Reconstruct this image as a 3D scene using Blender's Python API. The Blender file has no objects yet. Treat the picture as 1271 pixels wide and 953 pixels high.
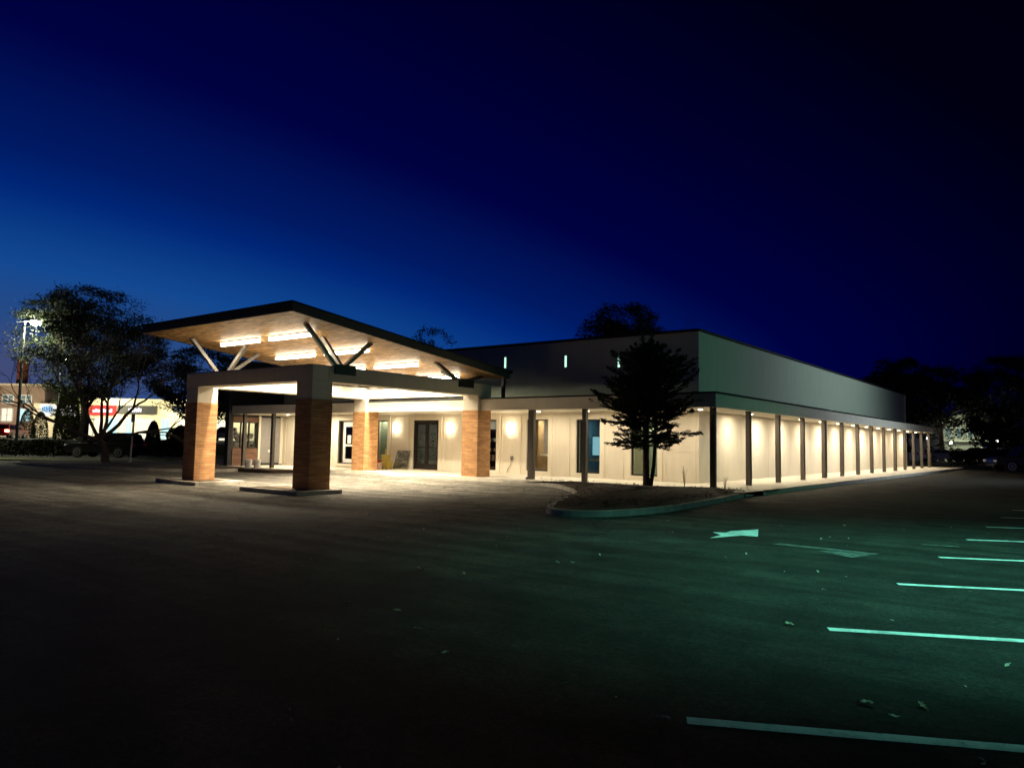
import bpy, bmesh, math, random
import numpy as np
from mathutils import Vector, Matrix

# ------------------------------------------------------------------ camera, sky, exposure
SC = bpy.context.scene
COL = SC.collection
YA, PI_, RO = 0.6569, 0.0770, 0.0178            # yaw (left of +Y), pitch, roll
CAM = Vector((11.1947, -25.7266, 1.55))
fwd = Vector((-math.sin(YA)*math.cos(PI_), math.cos(YA)*math.cos(PI_), math.sin(PI_)))
rgt = Vector((math.cos(YA), math.sin(YA), 0))
upv = rgt.cross(fwd)
r2 = math.cos(RO)*rgt + math.sin(RO)*upv
u2 = -math.sin(RO)*rgt + math.cos(RO)*upv
cd = bpy.data.cameras.new("camera")
cam = bpy.data.objects.new("camera", cd); COL.objects.link(cam)
M4 = Matrix((r2, u2, -fwd)).transposed().to_4x4(); M4.translation = CAM
cam.matrix_world = M4
cd.sensor_fit = 'HORIZONTAL'; cd.sensor_width = 36.0; cd.lens = 36.0*924.344/1271.0
cd.clip_start = 0.05; cd.clip_end = 3000
SC.camera = cam

W = bpy.data.worlds.new("World"); SC.world = W; W.use_nodes = True
nt = W.node_tree; nt.nodes.clear()
wo = nt.nodes.new('ShaderNodeOutputWorld'); bg = nt.nodes.new('ShaderNodeBackground')
sky = nt.nodes.new('ShaderNodeTexSky'); sky.sky_type = 'NISHITA'; sky.sun_disc = False
SUN_EL, SUN_AZ = -5.5, 82.0                      # dusk: the sun is below the horizon, to the left
sky.sun_elevation = math.radians(SUN_EL); sky.sun_rotation = math.radians(-SUN_AZ)
sky.air_density = 1.0; sky.dust_density = 0.6; sky.ozone_density = 3.0
def _lin(c): return tuple(((v/255+.055)/1.055)**2.4 if v > 10 else v/255/12.92 for v in c)
bw = nt.nodes.new('ShaderNodeRGBToBW'); nt.links.new(sky.outputs[0], bw.inputs[0])
lg = nt.nodes.new('ShaderNodeMath'); lg.operation = 'LOGARITHM'; lg.inputs[1].default_value = 10; nt.links.new(bw.outputs[0], lg.inputs[0])
mr = nt.nodes.new('ShaderNodeMapRange'); mr.inputs[1].default_value = -4.0; mr.inputs[2].default_value = -1.5; nt.links.new(lg.outputs[0], mr.inputs[0])
grade = nt.nodes.new('ShaderNodeValToRGB'); nt.links.new(mr.outputs[0], grade.inputs[0])     # deep blue dusk grade of the sky brightness
stops = [(.0, (0, 0, 6)), (.30, (0, 0, 11)), (.40, (0, 0, 17)), (.53, (0, 0, 46)), (.645, (0, 2, 65)), (.75, (0, 26, 99)), (.79, (0, 38, 118)), (.875, (18, 72, 145)), (.94, (38, 74, 132)), (1., (74, 76, 110))]
ce = grade.color_ramp.elements
ce[0].position = stops[0][0]; ce[0].color = (*_lin(stops[0][1]), 1); ce[1].position = 1.; ce[1].color = (*_lin(stops[-1][1]), 1)
for p_, c_ in stops[1:-1]:
    e_ = ce.new(p_); e_.color = (*_lin(c_), 1)
nt.links.new(grade.outputs[0], bg.inputs[0]); nt.links.new(bg.outputs[0], wo.inputs[0])
bg.inputs[1].default_value = 1.0

vs = SC.view_settings
vs.view_transform = 'Standard'; vs.look = 'None'; vs.exposure = 0.0; vs.gamma = 1.0; vs.use_curve_mapping = False
SC.cycles.use_denoising = True
SC.cycles.max_bounces = 6; SC.cycles.diffuse_bounces = 4; SC.cycles.glossy_bounces = 3
SC.cycles.transparent_max_bounces = 8; SC.cycles.sample_clamp_indirect = 6.0
SC.cycles.caustics_reflective = False; SC.cycles.caustics_refractive = False

RNG = random.Random(7)

# ------------------------------------------------------------------ materials
def nmat(name):
    m = bpy.data.materials.new(name); m.use_nodes = True
    n = m.node_tree.nodes; b = n['Principled BSDF']
    return m, m.node_tree, n, m.node_tree.links, b

def mat(name, col, rough=0.6, metal=0.0, var=0.12, scale=6.0, bump=0.0, bscale=60.0, spec=0.4):
    m, t, n, l, b = nmat(name)
    tc = n.new('ShaderNodeTexCoord')
    nz = n.new('ShaderNodeTexNoise'); nz.inputs['Scale'].default_value = scale; nz.inputs['Detail'].default_value = 6
    l.new(tc.outputs['Object'], nz.inputs['Vector'])
    cr = n.new('ShaderNodeValToRGB')
    cr.color_ramp.elements[0].position = 0.3; cr.color_ramp.elements[1].position = 0.7
    cr.color_ramp.elements[0].color = (*[c*(1-var) for c in col], 1)
    cr.color_ramp.elements[1].color = (*[min(1, c*(1+var)) for c in col], 1)
    l.new(nz.outputs['Fac'], cr.inputs['Fac']); l.new(cr.outputs['Color'], b.inputs['Base Color'])
    b.inputs['Roughness'].default_value = rough; b.inputs['Metallic'].default_value = metal
    b.inputs['Specular IOR Level'].default_value = spec
    if bump > 0:
        n2 = n.new('ShaderNodeTexNoise'); n2.inputs['Scale'].default_value = bscale; n2.inputs['Detail'].default_value = 4
        l.new(tc.outputs['Object'], n2.inputs['Vector'])
        bp = n.new('ShaderNodeBump'); bp.inputs['Strength'].default_value = bump; bp.inputs['Distance'].default_value = 0.02
        l.new(n2.outputs['Fac'], bp.inputs['Height']); l.new(bp.outputs['Normal'], b.inputs['Normal'])
    return m

def emit(name, col, s):
    m, t, n, l, b = nmat(name)
    b.inputs['Base Color'].default_value = (*[.12*c for c in col], 1); b.inputs['Specular IOR Level'].default_value = .1
    b.inputs['Emission Color'].default_value = (*col, 1); b.inputs['Emission Strength'].default_value = s
    return m

def mat_asphalt():
    m, t, n, l, b = nmat('asphalt')
    g = n.new('ShaderNodeTexCoord')
    def noise(scale, detail=6, rough=0.6):
        z = n.new('ShaderNodeTexNoise'); z.inputs['Scale'].default_value = scale
        z.inputs['Detail'].default_value = detail; z.inputs['Roughness'].default_value = rough
        l.new(g.outputs['Object'], z.inputs['Vector']); return z
    def mix(a, bb, f, op='MIX'):
        x = n.new('ShaderNodeMixRGB'); x.blend_type = op
        for s, v in ((0, f), (1, a), (2, bb)):
            if isinstance(v, (int, float)): x.inputs[s].default_value = v
            elif isinstance(v, tuple): x.inputs[s].default_value = (*v, 1)
            else: l.new(v, x.inputs[s])
        return x.outputs[0]
    def ramp(src, p0, p1, c0=(0,0,0), c1=(1,1,1)):
        r = n.new('ShaderNodeValToRGB'); r.color_ramp.elements[0].position = p0; r.color_ramp.elements[1].position = p1
        r.color_ramp.elements[0].color = (*c0, 1); r.color_ramp.elements[1].color = (*c1, 1)
        l.new(src, r.inputs[0]); return r.outputs[0]
    big = noise(0.22, 5); mid = noise(1.7, 8, 0.7); fine = noise(36, 4, 0.85); grit = noise(16, 8, 0.85)
    c = ramp(big.outputs['Fac'], 0.3, 0.7, (0.075, 0.071, 0.064), (0.120, 0.113, 0.100))
    c = mix(c, ramp(mid.outputs['Fac'], 0.40, 0.60, (0.55,0.55,0.55), (1.3,1.3,1.28)), 0.85, 'MULTIPLY')
    c = mix(c, ramp(grit.outputs['Fac'], 0.38, 0.62, (0.40,0.40,0.40), (1.8,1.8,1.72)), 0.9, 'MULTIPLY')
    c = mix(c, ramp(fine.outputs['Fac'], 0.36, 0.66, (0.4,0.4,0.4), (1.9,1.9,1.85)), 0.85, 'MULTIPLY')
    # paving lanes: long faint seams and streaks
    mp = n.new('ShaderNodeMapping'); mp.inputs['Rotation'].default_value = (0, 0, 0.5); mp.inputs['Scale'].default_value = (0.12, 2.2, 1)
    l.new(g.outputs['Object'], mp.inputs['Vector'])
    st = n.new('ShaderNodeTexNoise'); st.inputs['Scale'].default_value = 1.0; st.inputs['Detail'].default_value = 5
    l.new(mp.outputs[0], st.inputs['Vector'])
    c = mix(c, ramp(st.outputs['Fac'], 0.42, 0.58, (0.66,0.66,0.66), (1.3,1.3,1.3)), 0.85, 'MULTIPLY')
    # sealcoat contrast with light falloff painted in: dark stalls and foreground, bright drive
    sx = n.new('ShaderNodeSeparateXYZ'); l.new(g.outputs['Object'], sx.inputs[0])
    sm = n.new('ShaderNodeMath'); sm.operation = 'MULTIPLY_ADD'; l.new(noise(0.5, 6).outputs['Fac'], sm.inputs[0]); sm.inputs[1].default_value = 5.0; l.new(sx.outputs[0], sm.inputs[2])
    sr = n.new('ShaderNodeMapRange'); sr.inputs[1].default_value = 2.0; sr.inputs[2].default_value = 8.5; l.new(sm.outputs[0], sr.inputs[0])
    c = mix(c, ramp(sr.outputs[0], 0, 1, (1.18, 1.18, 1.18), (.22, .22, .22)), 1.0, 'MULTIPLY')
    # oil spots where cars stand
    vs_ = n.new('ShaderNodeTexVoronoi'); vs_.inputs['Scale'].default_value = .55; l.new(g.outputs['Object'], vs_.inputs['Vector'])
    c = mix(c, ramp(vs_.outputs['Distance'], .10, .30, (.45, .45, .45), (1, 1, 1)), ramp(noise(.8, 5).outputs['Fac'], .5, .6), 'MULTIPLY')
    # cracks
    dn = noise(0.9, 4)
    add = n.new('ShaderNodeVectorMath'); add.operation = 'MULTIPLY_ADD'
    l.new(dn.outputs['Color'], add.inputs[0]); add.inputs[1].default_value = (1.1, 1.1, 0); l.new(g.outputs['Object'], add.inputs[2])
    vo = n.new('ShaderNodeTexVoronoi'); vo.feature = 'DISTANCE_TO_EDGE'; vo.inputs['Scale'].default_value = 0.34
    l.new(add.outputs[0], vo.inputs['Vector'])
    crk = ramp(vo.outputs['Distance'], 0.003, 0.008, (1,1,1), (0,0,0))
    msk = ramp(noise(0.35, 3).outputs['Fac'], 0.43, 0.50)
    ck = mix(crk, msk, 1.0, 'MULTIPLY')
    c = mix(c, (0.016, 0.015, 0.014), ck)
    l.new(c, b.inputs['Base Color'])
    b.inputs['Roughness'].default_value = 0.88; b.inputs['Specular IOR Level'].default_value = 0.15
    hsum = n.new('ShaderNodeMath'); hsum.operation = 'MULTIPLY_ADD'
    l.new(fine.outputs['Fac'], hsum.inputs[0]); hsum.inputs[1].default_value = 0.5
    l.new(grit.outputs['Fac'], hsum.inputs[2])
    bp = n.new('ShaderNodeBump'); bp.inputs['Strength'].default_value = 0.7; bp.inputs['Distance'].default_value = 0.02
    l.new(hsum.outputs[0], bp.inputs['Height']); l.new(bp.outputs['Normal'], b.inputs['Normal'])
    return m

def wallmap(n, l, scale=(1, 1)):
    """box-like mapping for axis aligned walls: u = x + y, v = z"""
    tc = n.new('ShaderNodeTexCoord'); sp = n.new('ShaderNodeSeparateXYZ'); l.new(tc.outputs['Object'], sp.inputs[0])
    ad = n.new('ShaderNodeMath'); l.new(sp.outputs[0], ad.inputs[0]); l.new(sp.outputs[1], ad.inputs[1])
    cb = n.new('ShaderNodeCombineXYZ'); l.new(ad.outputs[0], cb.inputs[0]); l.new(sp.outputs[2], cb.inputs[1])
    return cb.outputs[0], tc

def mat_brick(name, c1, c2, cm):
    m, t, n, l, b = nmat(name)
    v, tc = wallmap(n, l)
    br = n.new('ShaderNodeTexBrick'); l.new(v, br.inputs['Vector'])
    br.inputs['Scale'].default_value = 1.0; br.inputs['Brick Width'].default_value = 0.40; br.inputs['Row Height'].default_value = 0.095
    br.inputs['Mortar Size'].default_value = 0.006; br.inputs['Mortar Smooth'].default_value = 0.3; br.inputs['Bias'].default_value = 0.0
    br.inputs['Color1'].default_value = (*c1, 1); br.inputs['Color2'].default_value = (*c2, 1); br.inputs['Mortar'].default_value = (*cm, 1)
    nz = n.new('ShaderNodeTexNoise'); nz.inputs['Scale'].default_value = 9; nz.inputs['Detail'].default_value = 8
    mp = n.new('ShaderNodeMapping'); mp.inputs['Scale'].default_value = (0.22, 0.22, 1.3)
    l.new(tc.outputs['Object'], mp.inputs[0]); l.new(mp.outputs[0], nz.inputs['Vector'])
    cr = n.new('ShaderNodeValToRGB'); cr.color_ramp.elements[0].position = .36; cr.color_ramp.elements[1].position = .64
    cr.color_ramp.elements[0].color = (.74, .71, .66, 1); cr.color_ramp.elements[1].color = (1.18, 1.18, 1.15, 1)
    l.new(nz.outputs['Fac'], cr.inputs[0])
    mx = n.new('ShaderNodeMixRGB'); mx.blend_type = 'MULTIPLY'; mx.inputs[0].default_value = 0.85
    l.new(br.outputs['Color'], mx.inputs[1]); l.new(cr.outputs[0], mx.inputs[2]); l.new(mx.outputs[0], b.inputs['Base Color'])
    b.inputs['Roughness'].default_value = 0.8
    bp = n.new('ShaderNodeBump'); bp.inputs['Strength'].default_value = 0.6; bp.inputs['Distance'].default_value = 0.012; bp.invert = True
    l.new(br.outputs['Fac'], bp.inputs['Height']); l.new(bp.outputs['Normal'], b.inputs['Normal'])
    return m

def mat_stucco(name, col):
    m, t, n, l, b = nmat(name)
    tc = n.new('ShaderNodeTexCoord')
    mp = n.new('ShaderNodeMapping'); mp.inputs['Scale'].default_value = (1.6, 1.6, 0.35); l.new(tc.outputs['Object'], mp.inputs[0])
    a = n.new('ShaderNodeTexNoise'); a.inputs['Scale'].default_value = 2.0; a.inputs['Detail'].default_value = 8; l.new(mp.outputs[0], a.inputs['Vector'])
    f = n.new('ShaderNodeTexNoise'); f.inputs['Scale'].default_value = 120; f.inputs['Detail'].default_value = 3; l.new(tc.outputs['Object'], f.inputs['Vector'])
    cr = n.new('ShaderNodeValToRGB'); cr.color_ramp.elements[0].position = .32; cr.color_ramp.elements[1].position = .68
    cr.color_ramp.elements[0].color = (*[c*.95 for c in col], 1); cr.color_ramp.elements[1].color = (*[c*1.03 for c in col], 1)
    l.new(a.outputs['Fac'], cr.inputs[0]); l.new(cr.outputs[0], b.inputs['Base Color'])
    b.inputs['Roughness'].default_value = 0.85; b.inputs['Specular IOR Level'].default_value = 0.25
    bp = n.new('ShaderNodeBump'); bp.inputs['Strength'].default_value = 0.25; bp.inputs['Distance'].default_value = 0.01
    l.new(f.outputs['Fac'], bp.inputs['Height']); l.new(bp.outputs['Normal'], b.inputs['Normal'])
    return m

def mat_planks():
    m, t, n, l, b = nmat('wood_planks')
    tc = n.new('ShaderNodeTexCoord')
    sp = n.new('ShaderNodeSeparateXYZ'); l.new(tc.outputs['Object'], sp.inputs[0])
    cb = n.new('ShaderNodeCombineXYZ'); l.new(sp.outputs[0], cb.inputs[0]); l.new(sp.outputs[1], cb.inputs[1])
    br = n.new('ShaderNodeTexBrick'); l.new(cb.outputs[0], br.inputs['Vector'])
    br.inputs['Scale'].default_value = 1; br.inputs['Brick Width'].default_value = 0.9; br.inputs['Row Height'].default_value = 0.15
    br.inputs['Mortar Size'].default_value = 0.02; br.inputs['Mortar Smooth'].default_value = .2; br.offset = .37
    br.inputs['Color1'].default_value = (.88, .56, .25, 1); br.inputs['Color2'].default_value = (.50, .27, .10, 1); br.inputs['Mortar'].default_value = (.05, .022, .008, 1)
    mp = n.new('ShaderNodeMapping'); mp.inputs['Scale'].default_value = (0.9, 4.2, 1); l.new(tc.outputs['Object'], mp.inputs[0])
    gz_ = n.new('ShaderNodeTexNoise'); gz_.inputs['Scale'].default_value = 2.4; gz_.inputs['Detail'].default_value = 5; l.new(mp.outputs[0], gz_.inputs['Vector'])
    cr = n.new('ShaderNodeValToRGB'); cr.color_ramp.elements[0].position = .35; cr.color_ramp.elements[1].position = .65
    cr.color_ramp.elements[0].color = (.45, .40, .34, 1); cr.color_ramp.elements[1].color = (1.25, 1.25, 1.2, 1)
    l.new(gz_.outputs['Fac'], cr.inputs[0])
    mx = n.new('ShaderNodeMixRGB'); mx.blend_type = 'MULTIPLY'; mx.inputs[0].default_value = .9
    l.new(br.outputs['Color'], mx.inputs[1]); l.new(cr.outputs[0], mx.inputs[2]); l.new(mx.outputs[0], b.inputs['Base Color'])
    b.inputs['Roughness'].default_value = .5
    return m

def mat_glass():
    m, t, n, l, b = nmat('window_glass')
    n.remove(b); out = n['Material Output']
    tr = n.new('ShaderNodeBsdfTransparent'); tr.inputs[0].default_value = (.82, .86, .85, 1)
    gl = n.new('ShaderNodeBsdfGlossy'); gl.inputs['Roughness'].default_value = 0.02
    lw = n.new('ShaderNodeLayerWeight'); lw.inputs[0].default_value = .5
    pw = n.new('ShaderNodeMath'); pw.operation = 'POWER'; l.new(lw.outputs['Facing'], pw.inputs[0]); pw.inputs[1].default_value = 4
    fr = n.new('ShaderNodeMath'); fr.operation = 'MULTIPLY_ADD'; l.new(pw.outputs[0], fr.inputs[0]); fr.inputs[1].default_value = .8; fr.inputs[2].default_value = .06
    mx = n.new('ShaderNodeMixShader'); l.new(fr.outputs[0], mx.inputs[0]); l.new(tr.outputs[0], mx.inputs[1]); l.new(gl.outputs[0], mx.inputs[2])
    l.new(mx.outputs[0], out.inputs[0]); return m

def mat_leaf(name, c0, c1):
    m, t, n, l, b = nmat(name)
    tc = n.new('ShaderNodeTexCoord')
    nz = n.new('ShaderNodeTexNoise'); nz.inputs['Scale'].default_value = 1.3; nz.inputs['Detail'].default_value = 5; l.new(tc.outputs['Object'], nz.inputs['Vector'])
    cr = n.new('ShaderNodeValToRGB'); cr.color_ramp.elements[0].position = .35; cr.color_ramp.elements[1].position = .65
    cr.color_ramp.elements[0].color = (*c0, 1); cr.color_ramp.elements[1].color = (*c1, 1)
    l.new(nz.outputs['Fac'], cr.inputs[0]); l.new(cr.outputs[0], b.inputs['Base Color'])
    b.inputs['Roughness'].default_value = .75; b.inputs['Specular IOR Level'].default_value = .2
    return m

M = {}
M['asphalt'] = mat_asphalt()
M['concrete'] = mat('concrete', (.60, .56, .47), .85, var=.16, scale=2.5, bump=.3, bscale=90)
M['kerb'] = mat('kerb_concrete', (.45, .43, .37), .85, var=.22, scale=3.5, bump=.4, bscale=70)
M['mulch'] = mat('mulch', (.040, .026, .016), .95, var=.6, scale=14, bump=1.0, bscale=26)
M['soil'] = mat('island_soil', (.10, .075, .045), .95, var=.7, scale=6, bump=1.0, bscale=30)
M['grass'] = mat('lawn_grass', (.13, .135, .065), .95, var=.4, scale=5, bump=.9, bscale=40)
M['stucco'] = mat_stucco('stucco', (.68, .62, .51))
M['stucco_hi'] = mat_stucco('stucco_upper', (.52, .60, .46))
M['trim'] = mat_stucco('trim_stucco', (.71, .65, .53))
M['fascia'] = mat_stucco('fascia_paint', (.80, .75, .64))
M['soffit'] = mat('soffit_paint', (.70, .66, .57), .7, var=.05)
M['charcoal'] = mat('charcoal_paint', (.055, .052, .050), .6, var=.15)
M['wingdark'] = mat('dark_wing_paint', (.030, .032, .034), .8, var=.2)
M['coping'] = mat('dark_coping', (.014, .014, .015), .8)
M['bronze'] = mat('bronze_frame', (.030, .024, .020), .4, metal=.4)
M['black'] = mat('black_steel', (.018, .017, .016), .45, metal=.3)
M['taupe'] = mat('taupe_column', (.066, .055, .044), .5, var=.1)
M['brick'] = mat_brick('canopy_brick', (.50, .275, .118), (.36, .178, .070), (.24, .13, .06))
M['brick_dark'] = mat_brick('brown_brick', (.17, .085, .052), (.125, .06, .038), (.12, .08, .06))
M['beamcap'] = mat_stucco('beam_stucco', (.62, .57, .47))
M['roofdark'] = mat('roof_fascia', (.075, .070, .060), .85, var=.1)
M['planks'] = mat_planks()
M['strut'] = mat('strut_steel', (.16, .15, .135), .45, metal=.4)
M['glass'] = mat_glass()
M['white'] = mat('white_paint', (.78, .77, .73), .5, var=.04)
def mat_paint():
    m, t, n, l, b = nmat('road_paint'); tc = n.new('ShaderNodeTexCoord')
    def nz(sc, d): 
        z = n.new('ShaderNodeTexNoise'); z.inputs['Scale'].default_value = sc; z.inputs['Detail'].default_value = d; z.inputs['Roughness'].default_value = .75; l.new(tc.outputs['Object'], z.inputs['Vector']); return z
    r1 = n.new('ShaderNodeValToRGB'); e = r1.color_ramp.elements; e[0].position = .34; e[0].color = (.42, .42, .39, 1); e[1].position = .55; e[1].color = (.86, .86, .82, 1); l.new(nz(2.5, 6).outputs[0], r1.inputs[0])
    r2 = n.new('ShaderNodeValToRGB'); e = r2.color_ramp.elements; e[0].position = .355; e[0].color = (.09, .085, .08, 1); e[1].position = .40; e[1].color = (1, 1, 1, 1); l.new(nz(19, 8).outputs[0], r2.inputs[0])
    mx = n.new('ShaderNodeMixRGB'); mx.blend_type = 'MULTIPLY'; mx.inputs[0].default_value = 1; l.new(r1.outputs[0], mx.inputs[1]); l.new(r2.outputs[0], mx.inputs[2]); l.new(mx.outputs[0], b.inputs['Base Color']); b.inputs['Roughness'].default_value = .75
    return m
M['line'] = mat_paint()
M['faded'] = mat('worn_road_paint', (.10, .098, .088), .85, var=.75, scale=9)
M['strip'] = emit('strip_diffuser', (1, .88, .68), 21)
M['sconce'] = emit('lamp_diffuser', (1, .86, .62), 22)
M['can'] = emit('downlight_lens', (1, .83, .58), 22)
M['slit'] = emit('slit_glow', (.55, 1.0, .72), 1.3)
M['greywall'] = mat('grey_wall', (.24, .23, .22), .8, var=.08)
M['greenpane'] = mat('green_blind', (.40, .46, .34), .8, var=.06)
M['wood'] = mat('brown_wood', (.30, .19, .09), .5, var=.3, scale=3)
M['curtain'] = mat('blue_curtain', (.045, .075, .09), .8, var=.3)
M['room'] = mat('room_wall', (.30, .28, .24), .9)
M['paper'] = mat('paper', (.75, .74, .70), .8, var=.03)
M['yellow'] = mat('yellow_plastic', (.55, .42, .08), .45, var=.06)
M['redp'] = mat('red_plastic', (.45, .05, .035), .45, var=.06)
M['pinkp'] = mat('pink_white_plastic', (.66, .46, .38), .5, var=.05)
M['bark'] = mat('bark', (.085, .062, .045), .95, var=.4, scale=9, bump=1, bscale=25)
M['barkpale'] = mat('pale_bark', (.17, .13, .095), .95, var=.35, scale=9, bump=.8, bscale=25)
M['leaf_con'] = mat_leaf('conifer_leaf', (.018, .028, .013), (.042, .056, .026))
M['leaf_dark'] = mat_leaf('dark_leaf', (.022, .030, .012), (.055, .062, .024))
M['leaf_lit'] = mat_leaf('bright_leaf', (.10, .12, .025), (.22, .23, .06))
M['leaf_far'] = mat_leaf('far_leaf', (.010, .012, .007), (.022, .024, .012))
M['tyre'] = mat('tyre_rubber', (.012, .012, .012), .8)
M['rim'] = mat('alloy_rim', (.45, .45, .46), .3, metal=.9, var=.03)
M['carblack'] = mat('black_car_paint', (.010, .010, .012), .18, var=.05)
M['carred'] = mat('red_car_paint', (.30, .015, .012), .3, var=.05)
M['carwhite'] = mat('white_car_paint', (.70, .70, .68), .3, var=.03)
M['carglass'] = mat('car_glass', (.01, .012, .014), .08, var=.05)
M['tail'] = emit('tail_light', (1, .14, .08), 40)
M['head'] = mat('headlight_glass', (.6, .6, .6), .1)
M['dryleaf'] = mat('dry_leaf', (.62, .54, .38), .8, var=.3)

# ------------------------------------------------------------------ mesh helpers
class MB:
    def __init__(s): s.v = []; s.f = []
    def quad(s, a, b, c, d):
        i = len(s.v); s.v += [tuple(a), tuple(b), tuple(c), tuple(d)]; s.f.append((i, i+1, i+2, i+3)); return s
    def box(s, x0, x1, y0, y1, z0, z1):
        i = len(s.v)
        s.v += [(x0,y0,z0),(x1,y0,z0),(x1,y1,z0),(x0,y1,z0),(x0,y0,z1),(x1,y0,z1),(x1,y1,z1),(x0,y1,z1)]
        s.f += [tuple(i+k for k in q) for q in ((0,3,2,1),(4,5,6,7),(0,1,5,4),(1,2,6,5),(2,3,7,6),(3,0,4,7))]; return s
    def hexa(s, p):     # 8 points ordered like box
        i = len(s.v); s.v += [tuple(q) for q in p]
        s.f += [tuple(i+k for k in q) for q in ((0,3,2,1),(4,5,6,7),(0,1,5,4),(1,2,6,5),(2,3,7,6),(3,0,4,7))]; return s
    def tube(s, p0, p1, r0, r1=None, n=8, cap=True):
        r1 = r0 if r1 is None else r1
        p0 = Vector(p0); p1 = Vector(p1); d = (p1-p0)
        if d.length < 1e-6: return s
        d.normalize(); a = d.orthogonal().normalized(); b = d.cross(a); i = len(s.v)
        for p, r in ((p0, r0), (p1, r1)):
            for k in range(n):
                t = 2*math.pi*k/n; s.v.append(tuple(p + a*(r*math.cos(t)) + b*(r*math.sin(t))))
        for k in range(n): s.f.append((i+k, i+(k+1) % n, i+n+(k+1) % n, i+n+k))
        if cap: s.f.append(tuple(i+k for k in reversed(range(n)))); s.f.append(tuple(i+n+k for k in range(n)))
        return s
    def path(s, pts, rad, n=6):       # connected tapered tube
        i0 = len(s.v); pts = [Vector(p) for p in pts]; m = len(pts); ref = None
        for j, p in enumerate(pts):
            d = (pts[min(j+1, m-1)]-pts[max(j-1, 0)]).normalized()
            a = d.orthogonal().normalized() if ref is None else (ref - d*ref.dot(d)).normalized(); ref = a; b = d.cross(a)
            for k in range(n):
                t = 2*math.pi*k/n; s.v.append(tuple(p + a*(rad[j]*math.cos(t)) + b*(rad[j]*math.sin(t))))
        for j in range(m-1):
            for k in range(n):
                a0 = i0+j*n; s.f.append((a0+k, a0+(k+1) % n, a0+n+(k+1) % n, a0+n+k))
        s.f.append(tuple(i0+k for k in reversed(range(n)))); s.f.append(tuple(i0+(m-1)*n+k for k in range(n))); return s
    def beam(s, p0, p1, w, h):        # rectangular bar between two points
        p0 = Vector(p0); p1 = Vector(p1); d = (p1-p0).normalized()
        a = d.cross(Vector((0, 0, 1)));  a = a.normalized() if a.length > 1e-4 else Vector((1, 0, 0)); b = a.cross(d)
        q = []
        for p in (p0, p1): q += [p-a*w/2-b*h/2, p+a*w/2-b*h/2, p+a*w/2+b*h/2, p-a*w/2+b*h/2]
        return s.hexa(q)
    def lathe(s, prof, c=(0, 0, 0), n=16):
        i = len(s.v); m = len(prof)
        for r, z in prof:
            for k in range(n):
                t = 2*math.pi*k/n; s.v.append((c[0]+r*math.cos(t), c[1]+r*math.sin(t), c[2]+z))
        for j in range(m-1):
            for k in range(n): s.f.append((i+j*n+k, i+j*n+(k+1) % n, i+(j+1)*n+(k+1) % n, i+(j+1)*n+k))
        s.f.append(tuple(i+k for k in reversed(range(n)))); s.f.append(tuple(i+(m-1)*n+k for k in range(n))); return s
    def prism_y(s, prof, y0, y1):     # profile of (x,z), extruded along y
        i = len(s.v); n = len(prof)
        s.v += [(x, y0, z) for x, z in prof] + [(x, y1, z) for x, z in prof]
        s.f.append(tuple(i+k for k in range(n))); s.f.append(tuple(i+n+k for k in reversed(range(n))))
        for k in range(n): s.f.append((i+k, i+n+k, i+n+(k+1) % n, i+(k+1) % n))
        return s
    def build(s, name, m, parent=None, world=True, bevel=0, smooth=False):
        """world=True: vertices are world coordinates, moved to the parent thing's own origin"""
        me = bpy.data.meshes.new(name); off = Vector((0, 0, 0))
        if parent is not None and world:
            q = parent
            while q is not None: off += q.location; q = q.parent
        me.from_pydata([(v[0]-off.x, v[1]-off.y, v[2]-off.z) for v in s.v], [], s.f); me.update()
        bm = bmesh.new(); bm.from_mesh(me); bmesh.ops.recalc_face_normals(bm, faces=bm.faces); bm.to_mesh(me); bm.free()
        me.materials.append(m); o = bpy.data.objects.new(name, me); COL.objects.link(o)
        if smooth: me.polygons.foreach_set('use_smooth', [True]*len(me.polygons))
        if parent is not None: o.parent = parent
        if bevel: b = o.modifiers.new('bevel', 'BEVEL'); b.width = bevel; b.segments = 2; b.limit_method = 'ANGLE'
        return o

def tag(o, label=None, cat=None, group=None, kind=None):
    if label: o['label'] = label
    if cat: o['category'] = cat
    if group: o['group'] = group
    if kind: o['kind'] = kind
    return o
def thing(name, label, cat, loc=(0, 0, 0), rz=0, group=None):
    o = bpy.data.objects.new(name, None); o.empty_display_size = .3; COL.objects.link(o)
    o.location = loc; o.rotation_euler = (0, 0, rz); return tag(o, label, cat, group)
def copy_tree(o, parent=None):
    c = o.copy(); COL.objects.link(c); c.parent = parent
    for ch in list(o.children): copy_tree(ch, c)
    return c
def lamp(name, kind, loc, power, col, parent=None, target=None, **kw):
    d = bpy.data.lights.new(name, kind); d.energy = power; d.color = col
    for k, v in kw.items(): setattr(d, k, v)
    o = bpy.data.objects.new(name, d); COL.objects.link(o)
    if parent is not None:
        o.parent = parent; loc = Vector(loc)-parent.location
    o.location = loc
    if target is not None:
        t = Vector(target)-(parent.location if parent is not None else Vector((0, 0, 0)))
        o.rotation_euler = (t-Vector(loc)).to_track_quat('-Z', 'Y').to_euler()
    return o
def ss(t): t = max(0., min(1., t)); return t*t*(3-2*t)
def gz(x, y):                       # the lot dips gently towards the drive under the canopy
    A = ss((1-x)/6.)*ss((-4-y)/3.5); B = ss((-14-x)/6.)
    return -0.15*max(A, B)
def FW(u, w, z=0.):                 # local frame of the street beyond: u to the right, w away, both in metres
    return Vector((CAM.x + rgt.x*u - math.sin(YA)*w, CAM.y + rgt.y*u + math.cos(YA)*w, z))

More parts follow.
